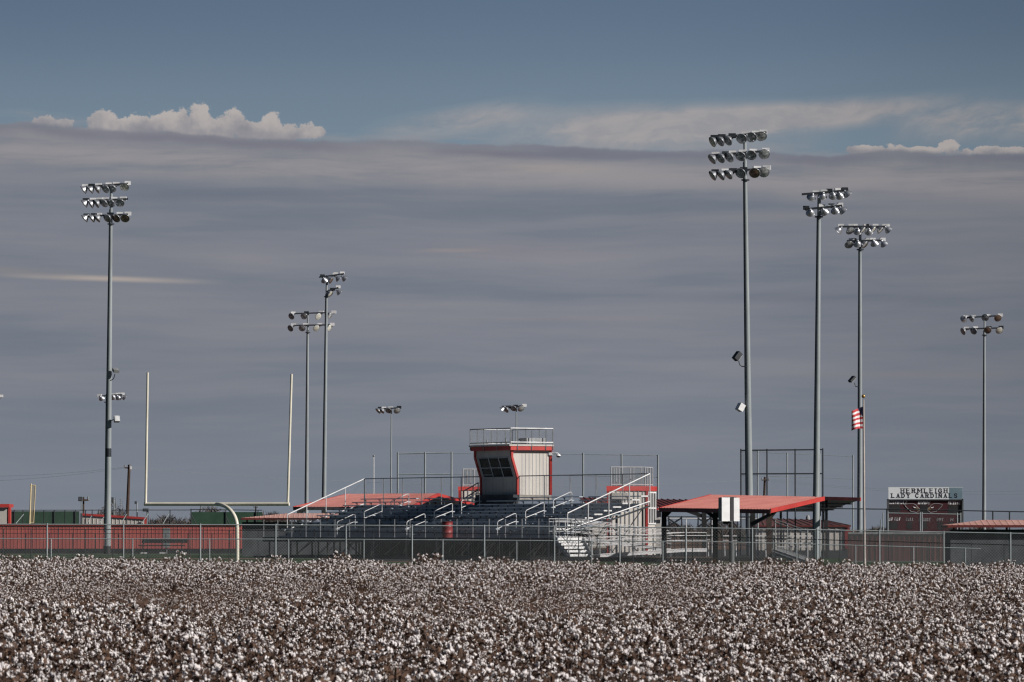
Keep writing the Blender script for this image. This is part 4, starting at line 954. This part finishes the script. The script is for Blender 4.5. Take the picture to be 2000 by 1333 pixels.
# ------------------------------------------------------------------ flag pole and flag
Yf = 234; base = at(1689, 1100, Yf); t = thing('flag_pole', 'slim pale flag pole with gold ball beside the floodlight tower', 'flag pole', (base.x, Yf, g(base.x, Yf)))
b = MB(); b.tube((base.x, Yf, g(base.x, Yf)), at(1686.7, 781, Yf), .065, .03, 14); b.build('pole', mat('pale_pole_paint', (.60, .52, .48), (.50, .44, .41), rough=.4), t, smooth=True)
b = MB(); c = at(1686.3, 774.5, Yf)
b.lathe([(.001, -.09)] + [(.085 * math.sin(R(a)), -.085 * math.cos(R(a))) for a in range(20, 180, 20)] + [(.001, .09)], 16, Matrix.Translation(c)); b.build('finial_ball', M_gold, t, smooth=True)
b = MB(); b.tube(at(1689.5, 795, Yf - .1), at(1690.2, 1090, Yf - .1), .008); b.build('halyard', M_alug, t)
# flag cloth
def flag():
    NX, NZ = 40, 39; z_t, z_b = Z(800, Yf), Z(838, Yf); xr, xl = X(1687, Yf) - .03, X(1663, Yf)
    vs = []; L = 1.35
    for j in range(NZ + 1):
        for i in range(NX + 1):
            s = i / NX; r = j / NZ
            fold = .09 * math.sin(s * 5.5 + r * 1.2) * (.3 + s) 
            x = xr - (xr - xl) * s + .012 * math.sin(s * 20 + r)
            z = z_t + (z_b - z_t) * r + .03 * math.sin(s * 4.2 + .4) * (.4 + s) - .04 * s * s + (.14 * (1 - s) ** 3) * (1 - r) 
            vs.append((x, Yf - .05 + fold, z))
    b = MB(); b.add(vs, [(j * (NX + 1) + i, j * (NX + 1) + i + 1, (j + 1) * (NX + 1) + i + 1, (j + 1) * (NX + 1) + i) for j in range(NZ) for i in range(NX)])
    mr = mat('flag_red', (.60, .06, .07), (.52, .05, .06), rough=.8); mw = mat('flag_white', (.88, .86, .86), (.80, .78, .79), rough=.8); mbl = mat('flag_blue', (.02, .03, .09), (.015, .022, .07), rough=.8)
    o = b.build('flag', mr, smooth=True, origin=(xr, Yf - .05, z_b)); o.data.materials.append(mw); o.data.materials.append(mbl)
    for p in o.data.polygons:
        k = p.index; j = k // NX; i = k % NX; stripe = int(j / 4.34)
        p.material_index = stripe % 2
        if i < 17 and j < 19 - i * 1.1: p.material_index = 2
        p.use_smooth = True
    tag(o, 'red and white striped American flag blowing from the flag pole', 'flag')
flag()

# ------------------------------------------------------------------ utility poles, speakers, wires
def upole(label, px0, px1, py_t, Y, r, arm, m=M_wood, cat='utility pole', lean=True, iw=1):
    t = thing('utility_pole', label, cat, (X(px0, Y), Y, 0), 0, 'distant utility poles')
    b = MB(); b.tube((X(px0, Y), Y, 0), at(px1, py_t, Y), r, r * .75, 8); b.build('pole', m, t)
    for (x0, y0, x1, y1) in arm:
        b = MB(); b.bar(at(x0, y0, Y - .2), at(x1, y1, Y - .2), .12, .14); o = b.build('crossarm', M_wood, t)
        b = MB()
        for k in (0.05, .95): p = at(x0 + (x1 - x0) * k, y0 + (y1 - y0) * k, Y - .2); b.tube(p, p + Vector((0, 0, .28)), .07)
        b.build('insulator', M_alug, o)
    return t
tp = upole('leaning brown wooden utility pole behind the white dugout', 246.5, 252.5, 908, 520, .19, [(243, 914, 254, 914.5)])
b = MB(); c = at(255.5, 914, 519.6); b.box(c, (.2, .2, .3)); b.build('transformer', M_white, tp)
upole('faint leaning utility pole seen through the black backstop cage', 1489, 1494, 932, 620, .18, [(1487.5, 938, 1502, 938)])
upole('far tiny utility pole below the goal crossbar', 499.5, 499.5, 989, 900, .16, [(495, 991, 504, 991)])
upole('short dark pole with horn box left of the tall tower', 163, 163, 971, 420, .10, [(157, 978, 173, 977)])
def speaker(label, px, py, Y, w, h, m=M_black):
    t = thing('loudspeaker', label, 'loudspeaker', (X(px, Y), Y, 0), 0, 'field loudspeakers on thin posts')
    b = MB(); c = at(px, py, Y); b.box(c, (w, .4, h)); b.build('cabinet', m, t)
    b = MB(); b.box((c.x, c.y - .21, c.z), (w * .75, .02, h * .75)); b.build('grille', M_grayw, t)
    b = MB(); b.tube((c.x + .1, Y + .25, 0), (c.x + .1, Y + .25, c.z), .05); b.build('post', M_galv, t)
speaker('black loudspeaker facing out above the white dugout', 156.5, 975, 418, .28, .36)
speaker('narrow black loudspeaker tucked against the tall tower', 219.5, 977, 418, .16, .42)
speaker('small dark lamp head on a thin post right of the leaning pole', 265, 982, 430, .16, .22)
speaker('wide grey speaker box below the goal crossbar end', 284.5, 996.5, 430, .48, .26, M_grayw)
t = thing('antenna_mast', 'thin pale antenna mast beyond the white dugout', 'antenna', (X(236, 430), 430, 0))
b = MB(); b.tube((X(226, 430), 430, 0), at(226, 972, 430), .03); b.tube((X(235.5, 430), 430, 0), at(236.5, 973, 430), .025); b.tube(at(226, 989, 430), at(240, 989, 430), .02)
for k in range(4): b.tube(at(233, 976 + k * 4, 430), at(240, 975 + k * 4, 430), .015)
b.build('mast', M_alug, t)
p = at(730, 891, 430); t = thing('flag_pole', 'bare white flag pole far behind the grandstand railing', 'flag pole', (p.x, 430, 0)); b = MB(); b.tube((p.x, 430, 0), p, .05, .04); b.build('pole', M_white, t)
b = MB(); b.lathe([(.001, -.1), (.09, -.05), (.1, 0), (.09, .05), (.001, .1)], 10, Matrix.Translation(p)); b.build('finial_ball', M_alug, t, smooth=True)
p = at(1578, 1001, 520); t = thing('water_tank', 'far pale tank standing behind the grey canopy posts', 'tank', (p.x, 520, 0)); b = MB(); b.lathe([(.001, 0), (.22, 0), (.22, 2.9), (.12, 3.1), (.001, 3.15)], 16, Matrix.Translation((p.x, 520, 0))); b.build('tank_shell', mat('pale_tank', (.28, .29, .3), (.24, .25, .26)), t, smooth=True)
M_wire = mat('wire_grey', (.25, .26, .28), (.2, .21, .23))
def wires(label, ends, Y0, Y1, sag):
    b = MB()
    for (x0, y0, x1, y1) in ends:
        a = at(x0, y0, Y0); c = at(x1, y1, Y1); b.path([a.lerp(c, k / 12) - Vector((0, 0, sag * 4 * (k / 12) * (1 - k / 12))) for k in range(13)], .007, 4)
    o = b.build('power_line', M_wire); tag(o, label, 'power line')
wires('thin power lines running to the leaning pole beyond the outfield', [(-200, 925, 243, 913), (-200, 940, 254, 913)], 560, 520, .6)
wires('thin power lines from the leaning pole to the pole inside the cage', [(254, 913, 1488, 937), (243, 914, 1502, 937)], 520, 620, 1.2)
wires('thin power lines crossing the sky near the scoreboard', [(1500, 937, 2200, 950), (1490, 938, 2200, 958)], 620, 600, 1.)
wires('faint low power lines above the green windscreen', [(-200, 980, 500, 991), (-200, 990, 500, 992)], 800, 900, .8)

# ------------------------------------------------------------------ far brush
def brush(name, label, x0, x1, ybase, Y0, Y1, hmin, hmax, n, cols, wid):
    b = MB(); r = random.Random(len(name) + n)
    for i in range(n):
        Y = r.uniform(Y0, Y1); px = r.uniform(x0, x1); x = X(px, Y); h = r.uniform(hmin, hmax) * (.7 + .3 * math.sin(px * .05) * math.sin(px * .013 + 2)) * (1 if px < 1440 else .5)
        for k in range(16):
            a = r.uniform(0, 6.28); z = h * r.uniform(.05, 1.) ; s = wid * r.uniform(.5, 1.3); rad = h * .55 * math.sqrt(max(0, 1 - (z / h) ** 2)) * r.random()
            c = Vector((x + rad * math.cos(a), Y + rad * math.sin(a), z)); d = Vector((r.uniform(-1, 1), r.uniform(-.5, .5), r.uniform(.2, 1.4))).normalized() * s
            e = Vector((r.uniform(-1, 1), r.uniform(-1, 1), r.uniform(-.4, .4))).normalized() * s * .22
            b.add([c - d - e, c - d + e, c + d], [(0, 1, 2)])
        b.tube((x, Y, 0), (x + r.uniform(-.4, .4), Y, h * .7), .07, .03, 4, False)
    m = mat('twig_' + name, cols[0], cols[1], rough=.95, scale=.3); o = b.build(name, m, origin=(0, (Y0 + Y1) / 2, 0)); tag(o, label, 'brush', None, 'stuff')
brush('far_brush', 'grey brown leafless brush far beyond the outfield', -260, 2260, 0, 760, 1100, 2.2, 5.0, 2600, ((.075, .062, .055), (.05, .045, .042)), .55)
brush('near_brush', 'leafless thicket between the white dugout and green windscreen', 150, 560, 0, 600, 680, 3.0, 5.0, 1100, ((.085, .072, .062), (.055, .048, .044)), .42)
brush('green_brush', 'dark olive scrub on the skyline near the scoreboard', 1440, 2260, 0, 640, 760, 2.2, 4.6, 620, ((.04, .045, .03), (.06, .05, .035)), .5)

# ------------------------------------------------------------------ cotton field
M_boll = mat('cotton_lint', (.86, .82, .81), (.72, .66, .65), rough=.9, scale=9, thr=(.3, .8), spec=.1)
M_stalk = mat('dry_cotton_stalk', (.095, .056, .040), (.045, .028, .022), rough=.9, scale=5)
M_leaf = mat('dry_cotton_leaf', (.13, .072, .044), (.05, .030, .023), rough=.9, scale=4)
protos = bpy.data.collections.new('cotton_plants')
def ico():
    t = (1 + 5 ** .5) / 2; v = [Vector(p).normalized() for p in ((-1, t, 0), (1, t, 0), (-1, -t, 0), (1, -t, 0), (0, -1, t), (0, 1, t), (0, -1, -t), (0, 1, -t), (t, 0, -1), (t, 0, 1), (-t, 0, -1), (-t, 0, 1))]
    f = [(0, 11, 5), (0, 5, 1), (0, 1, 7), (0, 7, 10), (0, 10, 11), (1, 5, 9), (5, 11, 4), (11, 10, 2), (10, 7, 6), (7, 1, 8), (3, 9, 4), (3, 4, 2), (3, 2, 6), (3, 6, 8), (3, 8, 9), (4, 9, 5), (2, 4, 11), (6, 2, 10), (8, 6, 7), (9, 8, 1)]
    return v, f
IV, IF = ico()
def plant(seed):
    r = random.Random(seed); v = []; f = []; mi = []
    def add(vs, fs, m): 
        b = len(v); v.extend(vs); f.extend([tuple(b + i for i in q_) for q_ in fs]); mi.extend([m] * len(fs))
    def stick(a, c, w0, w1):
        d = (c - a).normalized(); s = d.orthogonal().normalized(); s2 = d.cross(s)
        add([a + s * w0, a - s * .5 * w0 + s2 * .87 * w0, a - s * .5 * w0 - s2 * .87 * w0, c + s * w1, c - s * .5 * w1 + s2 * .87 * w1, c - s * .5 * w1 - s2 * .87 * w1], [(0, 1, 4, 3), (1, 2, 5, 4), (2, 0, 3, 5)], 1)
    def boll(c, s):
        s *= 1.06
        n = r.randint(3, 6); drop = Vector((r.uniform(-.5, .5), r.uniform(-.5, .5), -1)).normalized() * r.uniform(.2, 1.1)
        for k in range(n):
            o = Vector((r.uniform(-1, 1), r.uniform(-1, 1), r.uniform(-.7, .7))) * s * .72 + drop * s * (k / n)
            M_ = Matrix.Rotation(r.uniform(0, 6), 3, 'X') @ Matrix.Rotation(r.uniform(0, 6), 3, 'Y'); sz = s * r.uniform(.36, .68); fl = Vector((r.uniform(.6, 1.3), r.uniform(.6, 1.3), r.uniform(.7, 1.5)))
            vs_ = []
            for p in IV:
                p2 = (M_ @ p) * sz * r.uniform(.6, 1.25); vs_.append(c + o + Vector((p2.x * fl.x, p2.y * fl.y, p2.z * fl.z)))
            add(vs_, IF, 0)
        for k in range(4):  # bracts
            a = k * 1.57 + r.random(); d = Vector((math.cos(a), math.sin(a), -.5)) * s * 1.3; e = Vector((-math.sin(a), math.cos(a), 0)) * s * .4
            add([c - Vector((0, 0, s * .9)) - e, c - Vector((0, 0, s * .9)) + e, c + d], [(0, 1, 2)], 1)
    h = r.uniform(.32, .58); lean = Vector((r.uniform(-.12, .12), r.uniform(-.12, .12), 1)); top = lean * h
    stick(Vector((0, 0, -.05)), top, .009, .004)
    boll(top, r.uniform(.024, .032)) if r.random() < .7 else None
    nb = r.randint(8, 11)
    for i in range(nb):
        k = .18 + .78 * i / nb; p = lean * h * k; a = i * 2.4 + r.uniform(-.5, .5); L = (.28 - .17 * k) * r.uniform(.7, 1.25)
        e = p + Vector((math.cos(a) * L, math.sin(a) * L, L * r.uniform(.25, .7))); stick(p, e, .005, .003)
        (boll(e, r.uniform(.02, .036)) if r.random() < .74 else None)
        if r.random() < .26: boll(p.lerp(e, r.uniform(.4, .7)) + Vector((0, 0, .02)), r.uniform(.02, .033))
        for q_ in range(7):
            c = p.lerp(e, r.random() * 1.05) + Vector((r.uniform(-.06, .06), r.uniform(-.06, .06), r.uniform(-.05, .03))); s = r.uniform(.018, .04)
            d1 = Vector((r.uniform(-1, 1), r.uniform(-1, 1), r.uniform(-1, 1))).normalized() * s; d2 = Vector((r.uniform(-1, 1), r.uniform(-1, 1), r.uniform(-1, 1))).normalized() * s * .8
            add([c - d1, c + d2, c + d1 + Vector((0, 0, .01)), c - d2], [(0, 1, 2), (0, 2, 3)], 2)
        for q_ in range(2):
            c = p.lerp(e, r.random()); stick(c, c + Vector((r.uniform(-.09, .09), r.uniform(-.09, .09), r.uniform(.0, .1))), .0035, .002)
    me = bpy.data.meshes.new('cotton_plant'); me.from_pydata(v, [], f)
    for m in (M_boll, M_stalk, M_leaf): me.materials.append(m)
    me.polygons.foreach_set('material_index', mi)
    me.polygons.foreach_set('use_smooth', [False for m in mi])
    o = bpy.data.objects.new('cotton_plant', me); protos.objects.link(o)
for s in range(16): plant(100 + s)

pts, rots, scls = [], [], []
r = random.Random(11); yaw = R(7); cy, sy = math.cos(yaw), math.sin(yaw)
from mathutils import noise as mn
row = -20.
def gap_density(x, y):
    px = 1000 + x / y * F; pyA = 1033 + (1.75 - .42) / y * F; pyB = 1033 + 1.9 / y * F
    k = mn.noise(Vector((x * .16, y * .05, 3.1))) * .5 + mn.noise(Vector((x * .5, y * .18, 9.))) * .35
    low = 0; dens = .98 + .9 * min(0, k + .13) * 2
    for (cx, cyy, rx, ry, st) in ((330, 1161, 260, 6, .86), (110, 1172, 160, 6, .6), (1250, 1158, 150, 7, .72), (1060, 1168, 110, 7, .8), (690, 1157, 170, 5, .8), (1340, 1232, 60, 9, .5), (620, 1300, 80, 14, .4), (250, 1305, 80, 12, .3), (1700, 1240, 60, 12, .4), (880, 1195, 90, 6, .7), (1560, 1300, 90, 12, .35), (1000, 1280, 70, 9, .35), (430, 1215, 80, 7, .5), (1850, 1190, 90, 5, .5)):
        pc = min(max(cyy, pyA), pyB)
        d = ((px - cx) / rx) ** 2 + ((pc - cyy) / ry) ** 2
        if d < 1.5: dens *= 1 - st * (1 - d / 1.5); low = max(low, st * (1 - d / 1.5))
    return dens, low
Y = 28.
rowi = 0
while Y < 262:
    half = .1 * Y + 8; x = -half; rowph = r.random()
    while x < half:
        yy = Y + x * math.tan(yaw) + r.gauss(0, .09)
        edge = 218 + 4.5 * mn.noise(Vector((x * .22, 0, 1))) - (x * 0.02)
        dn_, low_ = gap_density(x, max(yy, 20)) if yy > 25 else (0, 0)
        if 28 < yy < edge and r.random() < dn_:
            xx = x + r.uniform(-.05, .05); hs = (1 + .28 * mn.noise(Vector((x * .35, yy * .12, 5)))) * (1 - .55 * low_)
            if yy > edge - 6: hs *= .97 + .75 * mn.noise(Vector((x * .75, yy * .25, 7)))
            pts.append((xx, yy, g(xx, yy))); rots.append(r.uniform(0, 6.283)); scls.append(hs * r.uniform(.82, 1.16))
        x += .165
    Y += .92; rowi += 1
me = bpy.data.meshes.new('cotton_field'); me.from_pydata(pts, [], [])
a = me.attributes.new('rot', 'FLOAT', 'POINT'); a.data.foreach_set('value', rots)
a = me.attributes.new('scl', 'FLOAT', 'POINT'); a.data.foreach_set('value', scls)
cf = bpy.data.objects.new('cotton_field', me); col.objects.link(cf)
tag(cf, 'dense field of brown cotton plants with open white bolls', 'cotton field', None, 'stuff')
ng = bpy.data.node_groups.new('cotton_plants', 'GeometryNodeTree'); ng.interface.new_socket('Geometry', in_out='INPUT', socket_type='NodeSocketGeometry'); ng.interface.new_socket('Geometry', in_out='OUTPUT', socket_type='NodeSocketGeometry')
N_ = ng.nodes; Lk = ng.links
gi = N_.new('NodeGroupInput'); go = N_.new('NodeGroupOutput'); ci = N_.new('GeometryNodeCollectionInfo'); ci.inputs['Collection'].default_value = protos; ci.inputs['Separate Children'].default_value = True; ci.inputs['Reset Children'].default_value = True
ip = N_.new('GeometryNodeInstanceOnPoints'); ip.inputs['Pick Instance'].default_value = True
ar = N_.new('GeometryNodeInputNamedAttribute'); ar.data_type = 'FLOAT'; ar.inputs[0].default_value = 'rot'
as_ = N_.new('GeometryNodeInputNamedAttribute'); as_.data_type = 'FLOAT'; as_.inputs[0].default_value = 'scl'
cx = N_.new('ShaderNodeCombineXYZ'); ri = N_.new('FunctionNodeRandomValue'); ri.data_type = 'INT'
ri.inputs[4].default_value = 0; ri.inputs[5].default_value = 15
Lk.new(gi.outputs[0], ip.inputs['Points']); Lk.new(ci.outputs[0], ip.inputs['Instance']); Lk.new(ar.outputs[0], cx.inputs[2]); Lk.new(cx.outputs[0], ip.inputs['Rotation']); Lk.new(as_.outputs[0], ip.inputs['Scale']); Lk.new(ri.outputs[2], ip.inputs['Instance Index'])
Lk.new(ip.outputs[0], go.inputs[0])
md = cf.modifiers.new('plants', 'NODES'); md.node_group = ng
print('cotton plants', len(pts))

# ------------------------------------------------------------------ light
SUN_AZ = 115; SUN_EL = 31  # azimuth from the view axis (+y) clockwise towards +x
sd = Vector((math.sin(R(SUN_AZ)) * math.cos(R(SUN_EL)), math.cos(R(SUN_AZ)) * math.cos(R(SUN_EL)), math.sin(R(SUN_EL))))
sl = bpy.data.lights.new('sun', 'SUN'); sl.energy = 4.8; sl.angle = R(.5); sl.color = (1, .95, .9)
so = bpy.data.objects.new('sun', sl); col.objects.link(so); so.rotation_euler = (-sd).to_track_quat('-Z', 'Y').to_euler(); so.location = (0, 0, 100)

# ------------------------------------------------------------------ sky
w = bpy.data.worlds.new('World'); sc.world = w; w.use_nodes = True; q = NT(w)
tc = q.n('ShaderNodeTexCoord'); nv = q.n('ShaderNodeVectorMath', operation='NORMALIZE'); q.t.links.new(tc.outputs['Generated'], nv.inputs[0])
sp = q.n('ShaderNodeSeparateXYZ'); q.t.links.new(nv.outputs[0], sp.inputs[0])
az = q.math('ARCTAN2', sp.outputs[0], sp.outputs[1]); el = q.math('ARCSINE', sp.outputs[2])
AX = q.math('MULTIPLY', az, 10.); EY = q.math('MULTIPLY_ADD', el, 10., -.03)   # tenths of a radian
def cvec(a, b, c=0.):
    nd = q.n('ShaderNodeCombineXYZ'); q.set(nd, 0, a); q.set(nd, 1, b); q.set(nd, 2, c); return nd.outputs[0]
def lin(a, k, c): return q.math('MULTIPLY_ADD', a, k, c)
sky = q.n('ShaderNodeTexSky'); sky.sky_type = 'NISHITA'; sky.sun_disc = False; sky.sun_elevation = R(SUN_EL); sky.sun_rotation = R(SUN_AZ); sky.air_density = 1.; sky.dust_density = .6; sky.ozone_density = 1.5
SK = .022
sk = q.n('ShaderNodeVectorMath', operation='SCALE'); q.t.links.new(sky.outputs[0], sk.inputs[0]); sk.inputs['Scale'].default_value = SK
# clear air low over the horizon
blue = q.mix(q.ss(EY, .70, 1.03), srgb(117, 135, 150), srgb(93, 112, 134))
# soft broad unevenness
wide = q.noise(cvec(lin(AX, .5, 3), lin(EY, 1.2, 0)), 1.1, 2, .5)
# --- high streaks (cirrus) over the deck edge
cwarp = q.noise(cvec(AX, lin(EY, 2, 0)), 2.2, 4, .6)
cy_ = q.math('ADD', lin(EY, 9., 0), lin(AX, -1.1, 0)); cy2 = q.math('ADD', cy_, lin(cwarp, 1.5, -.75))
cir0 = q.noise(cvec(lin(AX, 2.2, 5), cy2), 1.2, 7, .66); cir1 = q.noise(cvec(lin(AX, 9, 1), lin(cy2, 2.5, 0)), 1.1, 5, .6)
cir = q.math('ADD', lin(cir0, .75, 0), lin(cir1, .25, 0))
def bump(v, c, wd):  # smooth hat
    d = q.math('ABSOLUTE', lin(v, 1 / wd, -c / wd)); return q.math('SUBTRACT', 1., q.ss(d, 0., 1.))
# band of cirrus: centre line and width change along azimuth
def band(cx_, cyl, wx, wy, slope):
    yy = q.math('ADD', EY, lin(AX, -slope, slope * cx_ - cyl)); return q.math('MULTIPLY', bump(AX, cx_, wx), bump(yy, 0, wy))
cm = q.math('MULTIPLY', q.math('ADD', band(.28, .750, .42, .066, .02), q.math('ADD', band(.58, .775, .46, .040, .06), q.math('ADD', q.math('MULTIPLY', band(-.10, .766, .22, .040, .16), .6), q.math('MULTIPLY', band(1.0, .762, .34, .05, .05), .95)))), q.ss(cir, .28, .55), clamp=True)
cm = q.math('MULTIPLY', cm, 1.5, clamp=True)
sky1 = q.mix(lin(cm, .85, 0), blue, q.mix(q.ss(cir1, .3, .7), srgb(150, 149, 153), srgb(168, 162, 161)))
# --- cumulus heads
fine = q.noise(cvec(AX, EY), 26., 6, .62); fine2 = q.noise(cvec(lin(AX, 1, 7), EY), 75., 4, .65)
dist = q.math('ADD', lin(fine, 4.2, -2.1), lin(fine2, 1.8, -.9))
blobs = [(-.915, .757, .03, .016), (-.875, .757, .022, .011), (-.80, .765, .034, .022), (-.775, .752, .07, .017), (-.70, .757, .07, .024), (-.655, .768, .045, .024), (-.615, .772, .030, .028), (-.60, .752, .10, .023), (-.545, .763, .026, .028), (-.52, .746, .07, .020), (-.468, .757, .022, .030), (-.44, .743, .07, .019), (-.395, .744, .035, .014), 
         (.70, .708, .05, .009), (.748, .712, .022, .011), (.80, .706, .05, .008), (.852, .711, .026, .015), (.91, .703, .07, .010), (.98, .702, .07, .009)]
acc = None
for (bx_, by_, ra, rb) in blobs:
    dx = lin(AX, 1 / ra, -bx_ / ra); dy = lin(EY, 1 / rb, -by_ / rb)
    d = q.math('ADD', q.math('MULTIPLY', dx, dx), q.math('MULTIPLY', dy, dy)); v = q.math('SUBTRACT', 1., d); acc = v if acc is None else q.math('MAXIMUM', acc, v)
cu = q.ss(q.math('ADD', acc, dist), -.05, .38)
cub = q.noise(cvec(lin(AX, 1, .012), lin(EY, 1, .02)), 14., 5, .6)
edge0 = lin(AX, -.026, .7225)
shade = q.math('ADD', lin(cub, 1.6, -.8), q.math('MULTIPLY', q.math('SUBTRACT', EY, edge0), q.math('ADD', 11., q.math('MULTIPLY', q.ss(AX, .3, .6), 22.))))
shade = lin(shade, 1, -.16)
cucol = q.mix(q.ss(shade, -.35, .35), srgb(136, 135, 143), srgb(180, 173, 170))
sky2 = q.mix(lin(cu, .94, 0), sky1, cucol)
# --- the long grey deck
edge_n = q.noise(cvec(lin(AX, 1.6, 2), 0, 1.7), 2.6, 6, .6)
s_e = q.noise(cvec(lin(AX, 3, 12), 0), 1.2, 4, .6)
edge = q.math('ADD', lin(AX, -.026, .7225), lin(edge_n, .045, -.0225))
low_bump = q.math('MULTIPLY', bump(AX, -1.0, .5), .012); edge = q.math('ADD', edge, low_bump)
dd = q.math('SUBTRACT', edge, EY)
deck = q.ss(dd, q.math('MULTIPLY', q.ss(s_e, .4, .7), -.010), .005)
veil = q.math('MULTIPLY', q.ss(dd, -.032, .0), q.ss(q.noise(cvec(lin(AX, 3.5, 2), lin(EY, 26, 0)), 1.2, 6, .62), .38, .66))
sky2 = q.mix(lin(veil, .55, 0), sky2, srgb(148, 146, 150))
# inner structure: long horizontal streaks
wv = q.noise(cvec(lin(AX, .6, 0), lin(EY, 1.5, 0)), 2., 3, .5)
yw = q.math('ADD', lin(EY, 11., 0), lin(wv, .9, 0))
s1 = q.noise(cvec(lin(AX, .8, 0), yw, 0), .8, 4, .6)
s2 = q.noise(cvec(lin(AX, 2.4, 4), lin(yw, 2.2, 0), 5), 1., 6, .62)
st_ = q.math('ADD', lin(s1, .72, 0), lin(s2, .28, 0))
dk = q.mix(q.ss(st_, .24, .76), srgb(106, 116, 129), srgb(138, 137, 144))
# brighter ribbon below the edge, dark lip at the edge
rib = q.math('MULTIPLY', bump(dd, .052, .05), q.ss(s2, .3, .6)); dk = q.mix(lin(rib, .75, 0), dk, srgb(152, 148, 150))
lip = q.math('MULTIPLY', bump(dd, .012, .016), q.ss(q.noise(cvec(lin(AX, 1, 9), 0), 2.2, 3), .35, .55)); dk = q.mix(lin(lip, .5, 0), dk, srgb(108, 109, 123))
# thin bright wisps inside
for (cx_, cyl, wx, wy, sl_, am, cc) in ((-.80, .457, .27, .0085, -.03, 1.0, (168, 159, 154)), (.0, .700, .26, .012, -.03, .6, (108, 108, 122)), (-.3, .30, .5, .01, 0, .3, (140, 137, 142)), (.5, .58, .5, .018, .01, .35, (142, 138, 142)), (.6, .42, .5, .02, 0, .3, (104, 110, 124)), (-.55, .62, .4, .02, 0, .35, (102, 108, 123)), (-.95, .470, .2, .014, -.05, .5, (140, 135, 136)), (-.11, .5135, .10, .006, 0, .6, (152, 142, 140)), (.02, .515, .3, .03, 0, .3, (136, 130, 136)), (.80, .27, .4, .012, 0, .3, (138, 130, 130)), (.1, .38, .3, .010, 0, .35, (136, 132, 138)), (.05, .675, .25, .02, 0, .4, (160, 152, 148))):
    wn = q.noise(cvec(lin(AX, 2, cx_), lin(EY, 20, 0)), 1.3, 4, .6); bb = q.math('MULTIPLY', band(cx_, cyl, wx, wy, sl_), q.ss(wn, .2, .5)); dk = q.mix(lin(bb, am, 0), dk, srgb(*cc))
# towards the horizon the deck evens out
dk = q.mix(lin(q.ss(EY, .40, .0), .6, 0), dk, srgb(120, 129, 141))
sky3 = q.mix(deck, sky2, dk)
# uneven sky brightness across azimuth
grain = lin(wide, .22, .89); sc_ = q.math('MULTIPLY', grain, q.math('SUBTRACT', 1.0, q.math('MULTIPLY', q.ss(AX, .1, 1.3), .17)))
sv = q.n('ShaderNodeVectorMath', operation='SCALE'); q.t.links.new(sky3, sv.inputs[0]); q.t.links.new(sc_, sv.inputs['Scale'])
# cloud bank only ahead; the unseen sky around is dimmed to cut ambient light
aside = q.ss(q.math('ABSOLUTE', AX), 2.5, 7.)
lowsky = q.mix(aside, sv.outputs[0], srgb(62, 80, 104))
final = q.mix(q.ss(EY, 1.15, 2.6), lowsky, sk.outputs[0])
bg = q.n('ShaderNodeBackground'); q.t.links.new(final, bg.inputs[0]); bg.inputs[1].default_value = 1.0
wo_ = q.n('ShaderNodeOutputWorld'); q.t.links.new(bg.outputs[0], wo_.inputs[0])

sc.view_settings.view_transform = 'Standard'; sc.view_settings.look = 'None'; sc.view_settings.exposure = 0; sc.view_settings.gamma = 1
sc.cycles.max_bounces = 5; sc.cycles.diffuse_bounces = 2; sc.cycles.glossy_bounces = 2; sc.cycles.transparent_max_bounces = 24
sc.cycles.use_adaptive_sampling = True; sc.cycles.pixel_filter_type = 'BLACKMAN_HARRIS'; sc.cycles.filter_width = 1.3
